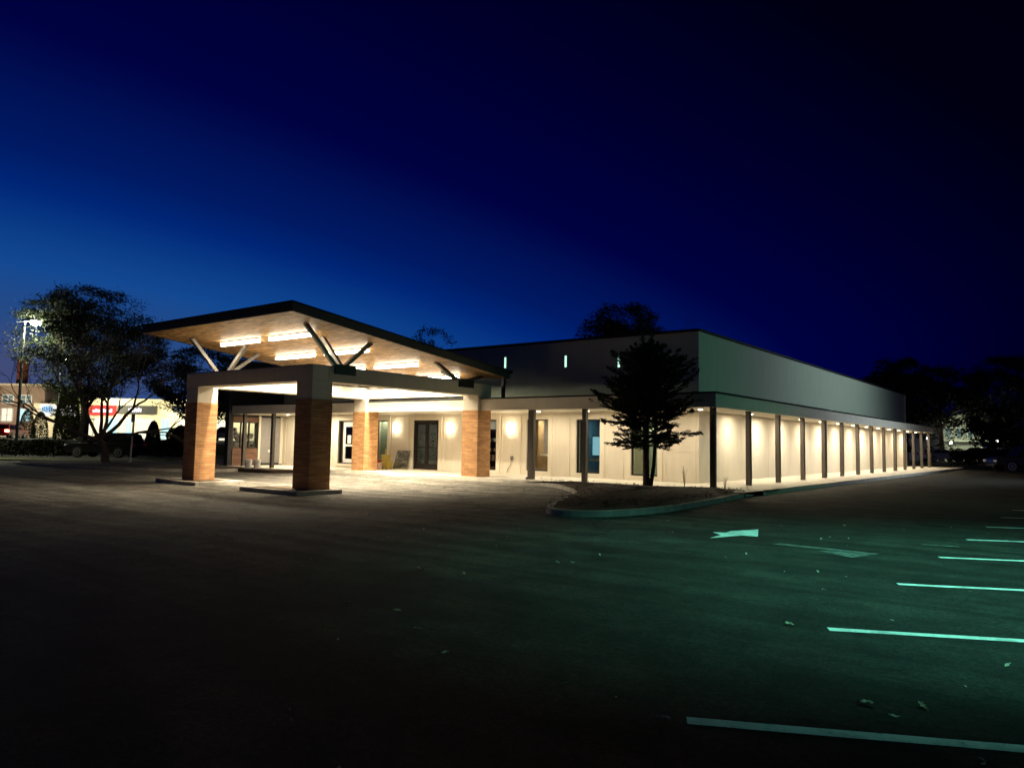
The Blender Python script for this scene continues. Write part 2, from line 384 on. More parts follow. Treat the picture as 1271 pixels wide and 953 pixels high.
# ------------------------------------------------------------------ ground
def axis(fine0, fine1, step, outs):
    a = list(np.arange(fine0, fine1+1e-6, step)); return sorted(set([round(float(q), 3) for q in a] + outs))
xs = axis(-52, 20, 1.0, [-600, -300, -180, -120, -80, -62, 30, 60, 120, 300, 600])
ys = axis(-34, 46, 1.0, [-300, -150, -80, -50, 60, 80, 120, 200, 400, 900])
mb = MB(); nx = len(xs)
for y in ys:
    for x in xs: mb.v.append((x, y, gz(x, y)))
for j in range(len(ys)-1):
    for i in range(nx-1): mb.f.append((j*nx+i, j*nx+i+1, (j+1)*nx+i+1, (j+1)*nx+i))
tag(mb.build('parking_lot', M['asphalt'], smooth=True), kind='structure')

# painted stall lines (27 degrees to the facade), an arrow and worn old paint
def flat(name, pts, m, dz=.004):
    b = MB(); b.v = [(x, y, gz(x, y)+dz) for x, y in pts]; b.f = [tuple(range(len(pts)))]
    return tag(b.build(name, m), kind='structure')
a27 = math.radians(27.0); dx, dy = math.cos(a27), math.sin(a27)
for k in range(8):
    x0, y0 = 9.36+.035*k, -21.68+2.77*k; wd = .055
    b = MB(); R2 = random.Random(k)
    n = 12; L = 5.4
    for i in range(n+1):
        t = L*i/n; j1 = R2.uniform(-.006, .006); j2 = R2.uniform(-.006, .006)
        for s_, jj in ((-1, j1), (1, j2)): b.v.append((x0+dx*t-dy*(wd*s_+jj), y0+dy*t+dx*(wd*s_+jj), .004))
    for i in range(n): b.f.append((2*i, 2*i+2, 2*i+3, 2*i+1))
    tag(b.build('stall_line', M['line']), kind='structure')
flat('arrow_marking', [(6.16,-13.72),(6.42,-12.97),(6.36,-12.95),(6.69,-12.93),(6.31,-11.82),(6.03,-12.45),(6.06,-12.76),(5.86,-12.88),(6.12,-13.14)], M['line'], .005)
flat('worn_marking', [(7.20,-13.70),(7.26,-13.52),(8.72,-13.62),(8.70,-13.78)], M['faded'], .005)
flat('worn_marking', [(7.95,-13.95),(8.15,-13.83),(8.68,-13.82),(8.52,-14.35),(8.30,-14.20)], M['faded'], .006)
flat('worn_marking', [(9.05,-12.0),(9.0,-11.9),(9.5,-11.75),(9.55,-11.85)], M['faded'], .005)

# ------------------------------------------------------------------ sidewalks, kerbs
def swz(x): return .15 - .15*ss((-14-x)/5.)
def edge_z(x):                       # the front edge drops to the drive for a ramp at the door
    r = ss((x+13.2)/.7)*ss((-10.7-x)/.7)
    return swz(x)*(1-.92*r)
b = MB(); X = [q*.5-25.2 for q in range(0, 57)] + [3.05]; rows = (-3.6, -2.3, -1.2, 0.02)
for x in X:
    e, t = edge_z(x), swz(x)
    b.v.append((x, -3.6, -.35))
    for y in rows: b.v.append((x, y, (e if y == -3.6 else t)))
for i in range(len(X)-1):
    for k in range(4): b.f.append((i*5+k, (i+1)*5+k, (i+1)*5+k+1, i*5+k+1))
tag(b.build('front_sidewalk', M['concrete']), kind='structure')
b = MB(); Y = [0.021, -.6, -.9, -1.2, -1.6, -2.0, -2.2]
prof = [(0.0, 42.)] 
yy = [-2.15, -1.7, -1.2, -.8, -.3, 0.02] + [2+2*k for k in range(21)]
for y in yy:
    dip = ss((y+2.2)/.5)*ss((-.55-y)/.4)
    xe = 3.08 + .012*max(0, y)
    b.v += [(xe, y, -.2), (xe, y, .153-.14*dip), (2.3, y, .153-.06*dip), (1.0, y, .153), (-.02, y, .153)]
for i in range(len(yy)-1):
    for k in range(4): b.f.append((i*5+k, (i+1)*5+k, (i+1)*5+k+1, i*5+k+1))
i = (len(yy)-1)*5; b.quad((3.58, 42, -.2), (-.02, 42, -.2), (-.02, 42, .153), (3.58, 42, .153))
tag(b.build('side_sidewalk', M['concrete']), kind='structure')

def kerb(name, pts, w=.16, h=.15, closed=False, zf=None, m=None):
    P = [Vector((x, y)) for x, y in pts]; n = len(P); b = MB()
    for i, p in enumerate(P):
        a = P[(i-1) % n] if (closed or i > 0) else p; c = P[(i+1) % n] if (closed or i < n-1) else p
        d = (c-a).normalized(); q = Vector((-d.y, d.x))        # inward = left of direction
        z = gz(p.x, p.y); t = z+(h if zf is None else zf(i/(n-1)))
        for off, zz in ((0, z-.15), (0.0, t-.03), (.03, t), (w, t), (w, z-.1)): b.v.append((p.x+q.x*off, p.y+q.y*off, zz))
    for i in range(n if closed else n-1):
        j = (i+1) % n
        for k in range(4): b.f.append((i*5+k, j*5+k, j*5+k+1, i*5+k+1))
    return tag(b.build(name, m or M['kerb']), kind='structure')
def smooth_poly(pts, it=2, closed=False):
    for _ in range(it):
        q = [] if closed else [pts[0]]
        n = len(pts)
        for i in range(n if closed else n-1):
            a, c = pts[i], pts[(i+1) % n]
            q += [(a[0]*.75+c[0]*.25, a[1]*.75+c[1]*.25), (a[0]*.25+c[0]*.75, a[1]*.25+c[1]*.75)]
        if not closed: q.append(pts[-1])
        pts = q
    return pts
outer = smooth_poly([(-6.2,-3.62),(-4.6,-3.72),(-3.1,-4.5),(-1.5,-5.9),(-.35,-7.6),(.25,-9.2),(1.0,-10.9),(1.75,-12.3),(2.5,-12.55),(3.2,-12.0),(3.55,-10.4),(3.52,-8.6),(3.25,-5.6),(2.85,-2.3)], 2)
kerb('planting_kerb', outer, zf=lambda t: .13 if t < .93 else .13-.11*(t-.93)/.07)
inner = [(2.55,-2.35),(2.05,-2.55),(1.5,-3.0),(.6,-3.45),(-1.0,-3.55),(-3.0,-3.6),(-4.7,-3.62)]
bnd = [(x, y) for x, y in outer[4:]] + inner
cx, cy = .9, -5.6; b = MB(); R2 = random.Random(3); rings = 14; nb = len(bnd)
for k in range(rings):
    s_ = 1-k/(rings-.0)
    for (x, y) in bnd:
        xx, yy_ = cx+(x-cx)*s_, cy+(y-cy)*s_
        b.v.append((xx, yy_, .115+.13*ss((1-s_)*2.2)+ (R2.uniform(-.02, .025) if k else 0)))
b.v.append((cx, cy, .26))
for k in range(rings-1):
    for i_ in range(nb): j = (i_+1) % nb; b.f.append((k*nb+i_, k*nb+j, (k+1)*nb+j, (k+1)*nb+i_))
for i_ in range(nb): b.f.append(((rings-1)*nb+i_, (rings-1)*nb+(i_+1) % nb, rings*nb))
tag(b.build('planting_bed', M['mulch']), kind='structure')
# mulch chips and litter, nobody could count them
b = MB(); R2 = random.Random(11)
def inside(x, y, poly):
    c = False; n = len(poly)
    for i in range(n):
        x1, y1 = poly[i]; x2, y2 = poly[(i+1) % n]
        if (y1 > y) != (y2 > y) and x < (x2-x1)*(y-y1)/(y2-y1)+x1: c = not c
    return c
for _ in range(2600):
    x, y = R2.uniform(-4.5, 3.4), R2.uniform(-12.3, -2.3)
    if not inside(x, y, bnd): continue
    z = .19+R2.uniform(-.02, .06); L = R2.uniform(.02, .07); a = R2.uniform(0, 6.28); t = R2.uniform(-.03, .03)
    c_, s_ = math.cos(a)*L, math.sin(a)*L
    b.quad((x-c_, y-s_, z-t), (x+s_*.3, y-c_*.3, z), (x+c_, y+s_, z+t), (x-s_*.3, y+c_*.3, z+.012))
tag(b.build('mulch_chips', M['mulch']), kind='stuff')

# islands under the front pillars
def island(x0, x1, y0, y1):
    z = gz(x0, y0); w = .17; b = MB()
    b.box(x0, x1, y0, y0+w, z-.1, z+.13); b.box(x0, x1, y1-w, y1, z-.1, z+.13); b.box(x0, x0+w, y0+w, y1-w, z-.1, z+.13); b.box(x1-w, x1, y0+w, y1-w, z-.1, z+.13)
    tag(b.build('kerb_island', M['kerb'], bevel=.025), kind='structure')
    tag(MB().box(x0+w, x1-w, y0+w, y1-w, z-.1, z+.105).build('island_soil', M['soil']), kind='structure')
island(-15.6, -12.9, -12.05, -10.2)
island(-10.1, -7.15, -12.15, -10.45)
# left lawn islands
def slab(name, pts, z1, m, z0=-.4, bev=0):
    b = MB(); n = len(pts); b.v = [(x, y, z0) for x, y in pts]+[(x, y, z1) for x, y in pts]
    b.f = [tuple(reversed(range(n))), tuple(range(n, 2*n))]+[(i, (i+1) % n, n+(i+1) % n, n+i) for i in range(n)]
    return tag(b.build(name, m, bevel=bev), kind='structure')
isl = smooth_poly([(-21.9,-7.6),(-21.2,-4.4),(-25.6,-3.65),(-28,-2.0),(-35,-2.6),(-37,-9.2),(-33.5,-10.6),(-27,-9.4)], 2, True)
slab('island_kerb', isl, -.01, M['kerb'])
cxx = sum(p[0] for p in isl)/len(isl); cyy = sum(p[1] for p in isl)/len(isl)
slab('island_soil', [(cxx+(x-cxx)*.965, cyy+(y-cyy)*.94) for x, y in isl], .015, M['mulch'])
slab('front_bed', [(-25.2,-3.62),(-19.0,-3.62),(-19.2,-4.75),(-21.5,-4.9),(-25.0,-4.5)], .01, M['mulch'])
q = [FW(-60, 45.4), FW(-24.5, 45.4), FW(-22, 48.8), FW(-60, 49.5)]
slab('lawn_strip', [(p.x, p.y) for p in q], -.06, M['grass'])
q = [FW(-110, 66), FW(-12, 66), FW(-12, 104), FW(-110, 104)]
slab('lawn', [(p.x, p.y) for p in q], .85, M['grass'])
q = [FW(-130, 106), FW(-12, 106), FW(-12, 128), FW(-130, 128)]
slab('shop_forecourt', [(p.x, p.y) for p in q], .95, M['concrete'])
slab('far_verge', [(-1.5, 49.8), (3.2, 52.5), (6.5, 60), (8, 75), (-12, 75), (-6, 50)], .12, M['grass'])

# ------------------------------------------------------------------ the building
B = thing('commercial_building', 'long low beige stucco building with lit colonnade, tall blank parapet and dark columns', 'building', (0, 0, 0))
XL, YE, ZC, ZS = -25.4, 39.66, 5.72, 2.80
DOORX = (-14.61, -12.94)
wins = {'A': (-20.17,-18.95,.24,2.49), 'Bw': (-17.25,-16.42,.42,2.48), 'D': (-10.35,-9.45,.28,2.5), 'E': (-7.80,-6.67,.33,2.5), 'F': (-5.29,-4.16,.33,2.5), 'G': (-2.79,-1.65,.33,2.5)}
holes = [(w[0], w[1], w[2], w[3]) for w in wins.values()] + [(DOORX[0], DOORX[1], .10, 2.49)]
b = MB(); cuts = sorted({XL, 0.0} | {h[0] for h in holes} | {h[1] for h in holes})
for x0, x1 in zip(cuts[:-1], cuts[1:]):
    hh = [h for h in holes if h[0] <= x0+1e-6 and h[1] >= x1-1e-6]
    if hh: b.box(x0, x1, 0, .3, -.3, hh[0][2]); b.box(x0, x1, 0, .3, hh[0][3], 3.2)
    else: b.box(x0, x1, 0, .3, -.3, 3.2)
b.box(-.3, 0, .3, YE, -.3, 3.2); b.box(XL, -.3, YE-.3, YE, -.3, 3.2); b.box(XL, XL+.3, .3, YE-.3, -.3, 3.2)
wall = b.build('wall', M['stucco'], B)
b = MB(); b.box(XL, 0, 0, .3, 3.2, ZC); b.box(-.3, 0, .3, YE, 3.2, ZC); b.box(XL, -.3, YE-.3, YE, 3.2, ZC); b.box(XL, XL+.3, .3, YE-.3, 3.2, ZC)
b.build('upper_wall', M['stucco_hi'], B)
MB().box(XL+.3, -.3, .3, YE-.3, 5.2, 5.4).build('flat_roof', M['coping'], B)
b = MB(); c = .05
b.box(XL-c, c, -c, .36, ZC, ZC+.10); b.box(-.36, c, .36, YE+c, ZC, ZC+.10); b.box(XL-c, -.36, YE-.36, YE+c, ZC, ZC+.10); b.box(XL-c, XL+.36, .36, YE-.36, ZC, ZC+.10)
b.build('coping', M['coping'], B)
# wing wall at the far left end, window in it
b = MB()
y0, y1 = -3.4, -.001
b.box(-25.4, -25.06, y0, -3.15, -.3, 5.7); b.box(-25.4, -25.06, -3.15, -1.62, 2.62, 5.7); b.box(-25.4, -25.06, -1.62, y1, -.3, 5.7)
b.build('wing_wall', M['wingdark'], B)
MB().box(-25.4, -25.02, -3.15, -1.62, -.3, .92).build('brick_panel', M['brick_dark'], B)
MB().box(-25.4, -25.02, -3.15, -1.62, 2.36, 2.62).build('brick_panel', M['brick_dark'], B)
fr = MB()
for yv in (-3.15, -2.65, -2.15, -1.68): fr.box(-25.2, -25.1, yv, yv+.06, .92, 2.36)
fr.box(-25.2, -25.1, -3.15, -1.62, .92, .98); fr.box(-25.2, -25.1, -3.15, -1.62, 2.30, 2.36)
w_ = fr.build('window', M['bronze'], B)
MB().box(-25.16, -25.14, -3.09, -1.68, .98, 2.30).build('pane', M['glass'], w_)
MB().box(-25.058, -25.03, -1.45, -.22, .12, 2.62).build('grey_panel', M['greywall'], B)
fr = MB(); fr.box(-25.058, -25.0, -1.60, -1.47, .05, 2.7); fr.box(-25.058, -25.0, -.20, -.02, .05, 2.7)
fr.build('panel_trim', M['trim'], B)
MB().box(-25.03, -24.99, -.95, -.86, .72, .84).build('outlet_box', M['white'], B)

# eave: fascia, soffit, dark drip edge
b = MB(); b.box(-24.95, 2.0, -3.3, -3.15, 2.75, 3.18); b.box(1.85, 2.0, -3.15, 38.9, 2.75, 3.18); b.box(-24.95, -24.8, -3.15, -.002, 2.75, 3.18); b.box(.002, 1.85, 38.75, 38.9, 2.75, 3.18)
b.build('fascia', M['fascia'], B)
b = MB(); b.box(-24.8, 1.85, -3.15, -.003, ZS, 3.15); b.box(.003, 1.85, -.003, 38.75, ZS, 3.15)
b.build('soffit', M['soffit'], B)
b = MB(); b.box(-24.98, 2.04, -3.34, -.004, 3.18, 3.235); b.box(.004, 2.04, -.004, 38.94, 3.18, 3.235)
b.build('eave_roof', M['coping'], B)

# trims round the openings, panel joints
for (x0, x1, z0, z1) in list(wins.values()) + [(DOORX[0], DOORX[1], .10, 2.49)]:
    t = .20; b = MB()
    b.box(x0-t, x0, -.03, -.001, .12, z1+t*.9); b.box(x1, x1+t, -.03, -.001, .12, z1+t*.9); b.box(x0, x1, -.03, -.001, z1, z1+t*.9)
    if z0 > .2: b.box(x0, x1, -.03, -.001, .12, z0)
    b.build('window_surround', M['trim'], B)
for (x0, x1) in ((-24.8,-20.6),(-18.6,-17.6),(-16.1,-14.95),(-12.6,-10.7),(-9.15,-8.1),(-6.35,-5.6),(-3.85,-3.1),(-1.35,-.12)):
    b = MB(); zt = 2.66; s_ = .018
    for (a, c_) in ((x0, x0+.05), (x1-.05, x1)): b.box(a, c_, -s_, -.001, .16, zt)
    b.box(x0+.05, x1-.05, -s_, -.001, zt-.05, zt); b.box(x0+.05, x1-.05, -s_*.7, -.001, 1.28, 1.295); 
    b.build('wall_panel', M['trim'], B)
# base plinth on the long side, faint vertical joints
for k in range(12): MB().box(.001, .006, 1.1+3.176*k, 1.115+3.176*k, .16, 2.79).build('wall_joint', M['trim'], B)

# windows
def window(x0, x1, z0, z1, fm=None, mull=None):
    b = MB(); t = .055; fm = fm or M['bronze']
    b.box(x0, x0+t, .06, .14, z0, z1); b.box(x1-t, x1, .06, .14, z0, z1); b.box(x0+t, x1-t, .06, .14, z0, z0+t); b.box(x0+t, x1-t, .06, .14, z1-t, z1)
    if mull: b.box(x0+mull-.03, x0+mull+.03, .06, .14, z0+t, z1-t)
    w = b.build('window', fm, B)
    MB().box(x0+t, x1-t, .09, .1, z0+t, z1-t).build('pane', M['glass'], w)
    return w
for k, v in wins.items():
    if k != 'A': window(*v)
# glazed white door, left
x0, x1, z0, z1 = wins['A']; b = MB()
b.box(x0, x0+.06, .05, .2, z0, z1); b.box(x1-.06, x1, .05, .2, z0, z1); b.box(x0+.06, x1-.06, .05, .2, z1-.06, z1); b.box(x0+.06, x1-.06, .05, .2, z0, z0+.05)
w_ = b.build('side_door', M['bronze'], B)
b = MB(); t = .17
b.box(x0+.2, x0+.2+t, .16, .22, z0+.05, z1-.06); b.box(x1-.06-t, x1-.06, .16, .22, z0+.05, z1-.06); b.box(x0+.2+t, x1-.06-t, .16, .22, z1-.32, z1-.06); b.box(x0+.2+t, x1-.06-t, .16, .22, 1.15, 1.25); b.box(x0+.2+t, x1-.06-t, .16, .22, z0+.05, z0+.25)
b.build('door_leaf', M['white'], w_)
MB().box(x0+.2+t, x1-.06-t, .18, .19, z0+.25, z1-.32).build('pane', M['glass'], w_)
tag(MB().box(-19.62, -19.34, .150, .156, 1.3, 1.72).build('paper_notice', M['paper']), 'white paper notice taped to the glass of the white side door', 'notice')
# double entrance door
x0, x1 = DOORX; dr = thing('x', None, None)
bpy.data.objects.remove(dr)
b = MB(); z0, z1 = .16, 2.49
b.box(x0, x0+.08, .04, .16, z0, z1); b.box(x1-.08, x1, .04, .16, z0, z1); b.box(x0+.08, x1-.08, .04, .16, z1-.09, z1)
door = b.build('entrance_door', M['bronze'], B)
xm = (x0+x1)/2
for (a, c_) in ((x0+.085, xm-.006), (xm+.006, x1-.085)):
    b = MB(); t = .10
    b.box(a, a+t, .07, .12, z0, z1-.095); b.box(c_-t, c_, .07, .12, z0, z1-.095); b.box(a+t, c_-t, .07, .12, z0, z0+.26); b.box(a+t, c_-t, .07, .12, z1-.2, z1-.095); b.box(a+t, c_-t, .06, .125, 1.17, 1.22)
    b.build('door_leaf', M['bronze'], door)
    MB().box(a+t, c_-t, .09, .1, z0+.26, z1-.2).build('pane', M['glass'], door)
# rooms behind the glass
rooms = [(-20.6, -18.5, 2.5, M['wingdark'], 4), (-18.0, -16.0, .62, M['greenpane'], 40), (-15.7, -12.2, 4.5, M['room'], 26), (-11.0, -8.9, 3.0, M['room'], 40), (-8.4, -6.2, 2.2, M['room'], 60), (-5.8, -3.8, 2.6, M['curtain'], 55), (-3.3, -1.2, .62, M['greenpane'], 40)]
for (a, c_, d, m_, pw) in rooms:
    b = MB(); e = .301
    b.quad((a, e, .15), (c_, e, .15), (c_, d, .15), (a, d, .15)); b.quad((a, e, 2.72), (c_, e, 2.72), (c_, d, 2.72), (a, d, 2.72))
    b.quad((a, d, .15), (c_, d, .15), (c_, d, 2.72), (a, d, 2.72)); b.quad((a, e, .15), (a, d, .15), (a, d, 2.72), (a, e, 2.72)); b.quad((c_, e, .15), (c_, d, .15), (c_, d, 2.72), (c_, e, 2.72))
    b.build('room_interior', m_, B)
    lamp('room_lamp', 'AREA', ((a+c_)/2, (e+d)/2, 2.69), pw*1.1, (1, .9, .72) if m_ is not M['curtain'] else (.55, .9, 1.0), B, size=.6)
# slit lights high on the front wall
for x, zc in ((-9.03, 5.01), (-5.84, 4.90), (-3.33, 4.78)):
    MB().box(x-.075, x+.075, -.012, -.001, zc-.29, zc+.29).build('slit_frame', M['coping'], B)
    MB().box(x-.05, x+.05, -.016, -.013, zc-.24, zc+.24).build('slit_window', M['slit'], B)
# columns of the colonnade
def column(x, y, zb=.12, w=.17):
    return MB().box(x-w/2, x+w/2, y-w/2, y+w/2, zb, 2.79).build('column', M['taupe'], B, bevel=.012)
def pipe(x, y):
    b = MB(); b.box(x-.05, x+.05, y-.05, y+.05, .2, 2.78); b.beam((x, y, .22), (x, y-.16, .17), .1, .08)
    return b.build('downpipe', M['taupe'], B, bevel=.01)
for k in range(14): column(1.7055, -2.8054+3.1762*k)
for x in (-24.2, -21.65, -19.15): column(x, -3.0, -.02)
for x in (-5.31, -3.0, -.57): column(x, -3.0)
pipe(-5.48, -2.95); pipe(1.70, -2.8054+3.1762*4+.35); pipe(1.70, -2.8054+3.1762*9+.35)

# ------------------------------------------------------------------ entrance canopy
CX0, CX1, CY0, CY1 = -14.95, -7.6, -11.4, -2.7
K = thing('entrance_canopy', 'drive-through entrance canopy with sloping wood-lined roof on four brick pillars', 'canopy', (-11.3, -7.05, 0))
PWX, PWY = .80, .80
def pillar(x0, y0, zb):
    p = MB().box(x0, x0+PWX, y0, y0+PWY, zb, 2.75).build('pillar', M['brick'], K)
    MB().box(x0+.015, x0+PWX-.015, y0+.015, y0+PWY-.015, 2.75, 3.318).build('capital', M['beamcap'], p)
pillar(CX0, CY0, -.03); pillar(CX1-PWX, CY0, -.03); pillar(CX0, CY1-PWY, .0); pillar(CX1-PWX, CY1-PWY, .1)
BW = .62; ZB0, ZB1 = 3.32, 3.80; o_ = .0
MB().box(CX0, CX1, CY0, CY0+BW, ZB0, ZB1).build('beam', M['beamcap'], K, bevel=.01)
MB().box(CX0, CX1, CY1-BW, CY1, ZB0, ZB1).build('beam', M['beamcap'], K, bevel=.01)
MB().box(CX0, CX0+BW, CY0+BW, CY1-BW, ZB0, ZB1).build('beam', M['beamcap'], K, bevel=.01)
MB().box(CX1-BW, CX1, CY0+BW, CY1-BW, ZB0, ZB1).build('beam', M['beamcap'], K, bevel=.01)
b = MB(); t = .03
b.box(CX0-t, CX1+t, CY0-t, CY0+BW+t, ZB1, ZB1+.025); b.box(CX0-t, CX1+t, CY1-BW-t, CY1+t, ZB1, ZB1+.025); b.box(CX0-t, CX0+BW+t, CY0+BW+t, CY1-BW-t, ZB1, ZB1+.025); b.box(CX1-BW-t, CX1+t, CY0+BW+t, CY1-BW-t, ZB1, ZB1+.025)
b.build('beam_flashing', M['strut'], K)
RX0, RX1, RY0, RY1, RZ, SL = -15.85, -6.95, -12.7, -2.35, 5.22, -.113
rz_ = lambda y: RZ+SL*(y-RY0)
def sloped(x0, x1, y0, y1, d0, d1):
    return [(x0,y0,rz_(y0)+d0),(x1,y0,rz_(y0)+d0),(x1,y1,rz_(y1)+d0),(x0,y1,rz_(y1)+d0),(x0,y0,rz_(y0)+d1),(x1,y0,rz_(y0)+d1),(x1,y1,rz_(y1)+d1),(x0,y1,rz_(y1)+d1)]
b = MB(); f_ = .05
b.hexa(sloped(RX0, RX1, RY0, RY0+f_, 0, .26)); b.hexa(sloped(RX0, RX1, RY1-f_, RY1, 0, .26)); b.hexa(sloped(RX0, RX0+f_, RY0+f_, RY1-f_, 0, .26)); b.hexa(sloped(RX1-f_, RX1, RY0+f_, RY1-f_, 0, .26))
roof = b.build('roof', M['roofdark'], K)
MB().hexa(sloped(RX0+f_, RX1-f_, RY0+f_, RY1-f_, .025, .12)).build('wood_soffit', M['planks'], roof)
MB().hexa(sloped(RX0-.03, RX1+.03, RY0-.03, RY1+.03, .26, .305)).build('roof_edge', M['coping'], roof)
b = MB(); b.tube((RX0, RY1+.06, rz_(RY1)+.26), (RX1+.05, RY1+.06, rz_(RY1)+.26), .07); b.build('gutter', M['coping'], roof)
MB().beam((RX1-.30, RY1-.02, 3.24), (RX1-.30, RY1-.02, rz_(RY1)), .12, .12).build('downpipe', M['black'], K)
for sx, xb, xin in ((1, CX1, -9.05), (-1, CX0, -13.5)):
    for yb in (-10.15, -4.25):
        br = MB().box(xb-.02 if sx > 0 else xb-.05, xb+.05 if sx > 0 else xb+.02, yb-.42, yb+.42, 3.58, 3.90).build('bracket', M['black'], K)
        xm = xb-.28*sx; zb = 3.82
        for (tx, ty) in ((xb-.34*sx, yb-1.35), (xb-.40*sx, yb+1.42), (xin if sx > 0 else xin, yb+.2)):
            if ty > RY1-.2: ty = RY1-.5
            MB().beam((xm, yb+.12*(1 if ty > yb else -1), zb), (tx, ty, rz_(ty)+.03), .12, .12).build('strut', M['strut'], br)
            MB().beam((xm, yb, zb), (xm, yb, zb+.001), .01, .01) 
        MB().box(xm-.3, xm+.3, yb-.45, yb+.45, ZB1+.026, ZB1+.05).build('base_plate', M['black'], br)

# strip lights on the soffit: four rows of two
names = {0: ('front', 'nearest the roof edge'), 1: ('second', 'behind the front row'), 2: ('third', 'one row from the building'), 3: ('rear', 'closest to the building')}
for r_, yb in enumerate((-10.6, -8.22, -5.75, -3.42)):
    for c2, (xa, xb) in enumerate(((-14.06, -11.74), (-11.06, -8.74))):
        z = rz_(yb)+.022
        t = thing('strip_light', '%s strip light of the %s row under the canopy, %s' % (('left', 'right')[c2], names[r_][0], names[r_][1]), 'light', ((xa+xb)/2, yb, z), 0, 'strip lights under the canopy')
        MB().box(xa-.02, xb+.02, yb-.08, yb+.08, z-.030, z).build('housing', M['white'], t)
        MB().box(xa, xb, yb-.065, yb+.065, z-.135, z-.030).build('diffuser', M['strip'], t)
        al = lamp('strip_lamp', 'AREA', ((xa+xb)/2, yb, z-.140), 310, (1, .85, .62), t, shape='RECTANGLE', size=xb-xa, size_y=.13, spread=math.radians(152))

# ------------------------------------------------------------------ wall lamps and downlights
for x, lb in ((-15.75, 'glowing white wall lamp left of the dark double door'), (-12.19, 'glowing white wall lamp between the double door and the right brick pillar'), (-8.65, 'glowing white wall lamp right of the right brick pillar')):
    t = thing('wall_lamp', lb, 'lamp', (x, 0, 2.1), 0, 'white wall lamps on the front wall')
    MB().box(x-.09, x+.09, -.04, -.002, 1.85, 2.4).build('back_plate', M['white'], t)
    b = MB(); b.lathe([(.02, -.26), (.075, -.24), (.095, -.15), (.10, 0), (.095, .15), (.075, .24), (.02, .26)], (x, -.13, 2.12), 14)
    b.build('diffuser', M['sconce'], t, smooth=True)
ordn = ['first', 'second', 'third', 'fourth', 'fifth', 'sixth', 'seventh', 'eighth', 'ninth', 'tenth', 'eleventh', 'twelfth']
def downlight(x, y, lb, pw, tgt=None):
    t = thing('downlight', lb, 'light', (x, y, ZS), 0, 'round downlights in the colonnade soffit')
    b = MB(); b.lathe([(.11, -.03), (.115, -.001)], (x, y, ZS), 16); b.build('trim_ring', M['white'], t)
    b = MB(); b.lathe([(.06, -.045), (.085, -.031)], (x, y, ZS), 16); b.build('lens', M['can'], t)
    lamp('downlight_lamp', 'AREA', (x, y, ZS-.06), pw*.15, (1, .85, .62), t, shape='DISK', size=.16)
for k in range(12):
    downlight(.95, 2.72+3.1762*k, '%s soffit downlight from the near corner along the right side colonnade' % ordn[k], 590*(.84+.36*((k*37) % 10)/10))
for x, lb in ((.6, 'soffit downlight at the near building corner above the conifer'), (-1.9, 'soffit downlight over the window behind the conifer'), (-4.0, 'soffit downlight between the two slim columns left of the conifer'), (-6.3, 'soffit downlight beside the column right of the canopy'), (-22.9, 'soffit downlight in the left alcove by the brick panel'), (-20.3, 'soffit downlight in the left alcove before the white side door')):
    downlight(x, -1.25, lb, 330 if x > -20 else 1000)

# ------------------------------------------------------------------ parking lot lamps (beyond the right edge of the picture)
def lot_lamp(x, y, h, lb, arm):
    t = thing('lot_lamp', lb, 'street lamp', (x, y, 0))
    b = MB(); b.tube((x, y, .6), (x, y, h), .09, .06, 10); b.build('pole', M['black'], t)
    b = MB(); b.lathe([(.3, 0), (.3, .6)], (x, y, 0), 14); b.build('base', M['kerb'], t)
    b = MB(); b.beam((x, y, h-.08), (x+arm[0]*.8, y+arm[1]*.8, h), .07, .07); b.build('arm', M['black'], t)
    hx, hy = x+arm[0]*1.0, y+arm[1]*1.0
    MB().box(hx-.3, hx+.3, hy-.18, hy+.18, h-.02, h+.1).build('lamp_head', M['black'], t, bevel=.02)
    return t, (hx, hy, h-.06)
t, p = lot_lamp(15.4, 4.0, 7.5, 'tall green-tinted parking lot lamp standing opposite the building corner', (-1, 0))
lamp('green_lamp', 'SPOT', p, 560, (.20, 1.0, .58), t, (1.5, -3.5, 1.5), spot_size=math.radians(92), spot_blend=1.0, shadow_soft_size=.06)
t, p = lot_lamp(12.9, -14.2, 9.5, 'tall green-tinted parking lot lamp standing right of the stall lines', (-1.4, 0))
lamp('green_lamp', 'SPOT', p, 6200, (.21, 1.0, .74), t, (11.0, -14.4, 0), spot_size=math.radians(91), spot_blend=.9, shadow_soft_size=.10)
pl = Vector(p); LA, LB = Vector((-4.0, -27.2, 0)), Vector((16.0, -17.9, 0)); dn = Vector((.42, -.907, 0))*40
q4 = [pl.lerp(LA, .10), pl.lerp(LB, .10), pl.lerp(LB+dn, .10*.45), pl.lerp(LA+dn, .10*.35)]
MB().quad(*q4).build('added_shade_plate', M['black'], t)  # unseen plate added to cast the dark edge across the foreground
t, p = lot_lamp(15.0, 20.0, 8.0, 'tall cool white parking lot lamp standing opposite the long side wall', (-1, 0))
lamp('cool_lamp', 'SPOT', p, 4600, (.72, .88, .98), t, (0, 18.5, 4.2), spot_size=math.radians(118), spot_blend=.9, shadow_soft_size=.12)

